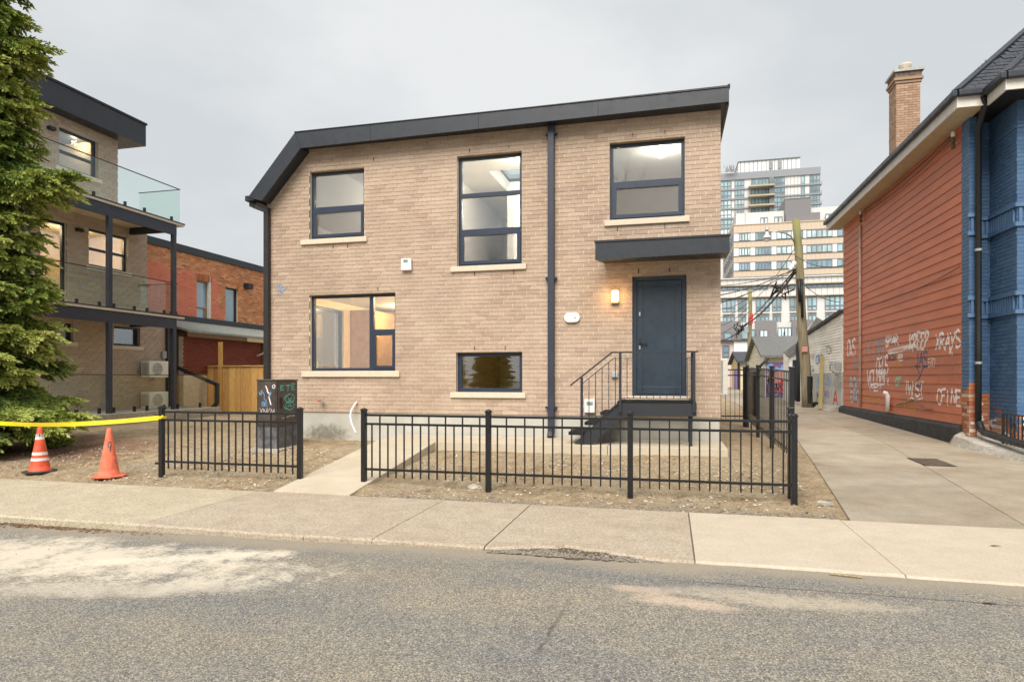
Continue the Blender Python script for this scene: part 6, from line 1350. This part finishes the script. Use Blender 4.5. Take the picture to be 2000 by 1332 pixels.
# ------------------------------------------------------------------ spruce tree
def make_spruce():
    rng = np.random.default_rng(5); base = np.array([-12.1, 8.75, .12]); Hh = 12.2
    SP = thing('spruce_tree', tuple(base), 'dense green spruce tree with drooping branches in front of the balconies', 'tree')
    MB().tube([base + np.array([0, 0, k * Hh / 12]) + np.array([.03 * math.sin(k), .03 * math.cos(k * 1.7), 0]) for k in range(13)], [.21 * (1 - k / 12.5) + .015 for k in range(13)], 12).build('trunk', 'bark', SP, smooth=True)
    # spray prototypes: a main twig with paired side twigs, each a bottle-brush of needle blades
    protos = []
    for v in range(7):
        V, Fc, Tn = [], [], []
        def blade(p, d, L, wdt, t0):
            d = d / np.linalg.norm(d); s = np.cross(d, [0, 0, 1.0]); s /= (np.linalg.norm(s) + 1e-6); u = np.cross(s, d)
            for sd in (s * .9 + u * .25, u * .8 - s * .3):
                i = len(V); sd = sd / np.linalg.norm(sd) * wdt
                V.extend([p, p + d * L * .4 + sd, p + d * L, p + d * L * .4 - sd]); Fc.append((i, i + 1, i + 2, i + 3)); Tn.append(t0)
        n = 7; L = .42
        for k in range(n):
            t = (k + .5) / n; p = np.array([L * t, 0, -.10 * t * t]); ls = .19 * (1 - t * .7)
            for sgn in (-1, 1):
                a = math.radians(rng.uniform(38, 62)); d = np.array([math.cos(a), sgn * math.sin(a), rng.uniform(-.35, .1)])
                m = 3
                for q_ in range(m):
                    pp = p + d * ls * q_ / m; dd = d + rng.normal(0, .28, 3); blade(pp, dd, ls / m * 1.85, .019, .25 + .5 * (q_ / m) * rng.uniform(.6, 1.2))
            blade(p, np.array([1, rng.normal(0, .3), rng.uniform(-.3, .2)]), .10, .017, .45)
        blade(np.array([L, 0, -.1]), np.array([1, 0, -.1]), .10, .018, .95)
        protos.append((np.array(V), np.array(Fc), np.array(Tn)))
    rad = lambda z: pl(z, [(.3, 1.0), (.7, 1.28), (1.2, 1.28), (1.7, 1.10), (2.2, 1.12), (3.2, .98), (4.2, .86), (5, .86), (6, .72), (7.2, .72), (8.2, .55), (10, .35), (12, .06)])
    VV, FFc, TT = [], [], []; nv = 0
    def place(p, dirv, droop, roll, sc, tone):
        nonlocal nv
        V, Fc, Tn = protos[rng.integers(len(protos))]
        x = np.array([dirv[0], dirv[1], droop]); x /= np.linalg.norm(x); s = np.cross([0, 0, 1.0], x); s /= np.linalg.norm(s); u = np.cross(x, s)
        s2 = s * math.cos(roll) + u * math.sin(roll); u2 = np.cross(x, s2); M = np.stack([x, s2, u2]) * sc
        VV.append(V @ M + p); FFc.append(Fc + nv); TT.append(np.clip(Tn + tone, 0, 1)); nv += len(V)
    br = MB()
    def branch(z, az, L):
        d = np.array([math.cos(az), math.sin(az), 0]); side = np.array([-d[1], d[0], 0])
        up = .18 if z > 1.6 else .02
        f = lambda t: base + np.array([0, 0, z]) + d * L * t + np.array([0, 0, L * (up * t - .42 * t * t + .12 * t ** 4)])
        br.tube([f(t) for t in (0, .3, .6, .9)], [.028, .02, .013, .006], 5)
        tone = rng.uniform(-.28, .18); n = int(6 + L * 11)
        for k in range(n):
            t = .22 + .78 * (k + rng.uniform(0, 1)) / n; p = f(min(t, 1)); spread = (1 - t) * .25 + .1
            for sg in (-1, 0, 1):
                ang = sg * rng.uniform(.5, 1.05); dd = d * math.cos(ang) + side * math.sin(ang)
                place(p + side * sg * rng.uniform(0, spread * .6) - np.array([0, 0, rng.uniform(0, .09)]), dd, rng.uniform(-.75, -.12) if t < .9 else rng.uniform(-.2, .25), rng.uniform(-.45, .45), rng.uniform(.66, 1.08), tone + (t - .66) * .75 + rng.uniform(-.14, .14))  # tone falls toward the trunk: shaded gaps painted into the inner needles
    z = .45; a = 0.0
    while z < 11.7:
        a += 2.39996; L = rad(z) * rng.uniform(.82, 1.1)
        branch(z, a, L); z += .058 + .03 * (z > 8)
    # long side limbs that stand out against the sky and the balcony
    R0 = math.atan2(.242, .97)
    for z_, da, L in ((5.25, .05, 1.55), (5.1, -.2, 1.45), (5.2, .3, 1.35), (5.0, .1, 1.4), (4.95, -.05, 1.5), (7.5, .0, 1.05), (7.35, .25, .9), (1.15, .1, 1.6), (.95, -.15, 1.45), (6.4, .1, .85), (2.3, 0, 1.2), (3.1, .2, 1.05)): branch(z_, R0 + da, L)
    br.build('branches', 'bark', SP)
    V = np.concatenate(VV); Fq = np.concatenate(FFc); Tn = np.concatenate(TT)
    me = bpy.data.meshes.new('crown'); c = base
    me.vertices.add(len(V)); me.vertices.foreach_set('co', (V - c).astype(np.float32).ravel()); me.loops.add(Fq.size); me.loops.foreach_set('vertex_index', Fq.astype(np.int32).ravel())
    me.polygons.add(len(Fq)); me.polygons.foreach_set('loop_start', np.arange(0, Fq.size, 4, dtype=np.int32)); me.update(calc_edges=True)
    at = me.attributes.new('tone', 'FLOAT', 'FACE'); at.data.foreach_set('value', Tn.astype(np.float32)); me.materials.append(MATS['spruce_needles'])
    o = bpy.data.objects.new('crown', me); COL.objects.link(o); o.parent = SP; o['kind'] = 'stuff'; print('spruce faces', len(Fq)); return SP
SP1 = make_spruce()
def bare_tree(base, h, label, seed, mat='twig_grey'):
    r = random.Random(seed); t = thing('bare_tree', base, label, 'tree'); trunk = MB(); tw = MB()
    def grow(p, d, L, rad, lev):
        n = 4; pts = [Vector(p)]; dd = Vector(d)
        for k in range(n): dd = (dd + Vector((r.uniform(-.18, .18), r.uniform(-.18, .18), r.uniform(-.05, .12)))).normalized(); pts.append(pts[-1] + dd * L / n)
        (trunk if lev == 0 else tw).tube(pts, [lerp(rad, rad * .55, k / n) for k in range(n + 1)], 6 if lev < 2 else 4, cap=False)
        if lev < 5:
            for k in range(3 if lev else 5):
                q_ = pts[r.randint(2, n)]; a = r.uniform(0, 6.28); e = r.uniform(.35, .8); nd = (dd + Vector((math.cos(a) * e, math.sin(a) * e, r.uniform(.0, .3)))).normalized(); grow(q_, nd, L * r.uniform(.55, .75), rad * .5, lev + 1)
    grow(base, (0, 0, 1), h * .38, h * .02, 0); trunk.build('trunk', 'bark', t, smooth=True); o = tw.build('crown', mat, t)
bare_tree((FY(470, 700, 48)[0], 48, .3), 13.0, 'leafless tree beyond the orange brick building', 6)

# across the street behind the viewer: what the window panes mirror
def copy_tree(src, loc, rz, label):
    c = src.copy(); COL.objects.link(c); c.location = loc; c.rotation_euler.z = rz; c['label'] = label; c.scale = (.85, .85, .70)
    for ch in src.children: d = ch.copy(); COL.objects.link(d); d.parent = c
    return c
copy_tree(SP1, (-9.3, -9.5, 0), 1.9, 'spruce tree across the street mirrored in the low window')
copy_tree(SP1, (-12.6, -11.5, 0), 3.1, 'second spruce across the street mirrored in the kitchen window')
bare_tree((-2.6, -10, 0), 13.5, 'leafless tree across the street mirrored in the window over the canopy', 14)

def sprig():
    r = random.Random(2); X, Y = FZ(95, 850, .15); mb = MB()
    for k in range(60):
        a = r.uniform(0, 6.28); p = Vector((X + r.gauss(0, .16), Y + r.gauss(0, .1), gz(Y) + .0)); d = Vector((math.cos(a) * .6, math.sin(a) * .4, r.uniform(.3, 1))).normalized(); s = d.cross(Vector((0, 1, .2))).normalized() * .016
        mb.face([p, p + d * .06 + s, p + d * .16, p + d * .06 - s], r.uniform(.3, .9))
    tag(mb.build('weed_clump', 'spruce_needles'), 'small green weed clump on the earth beside the cone', 'weed')
sprig()
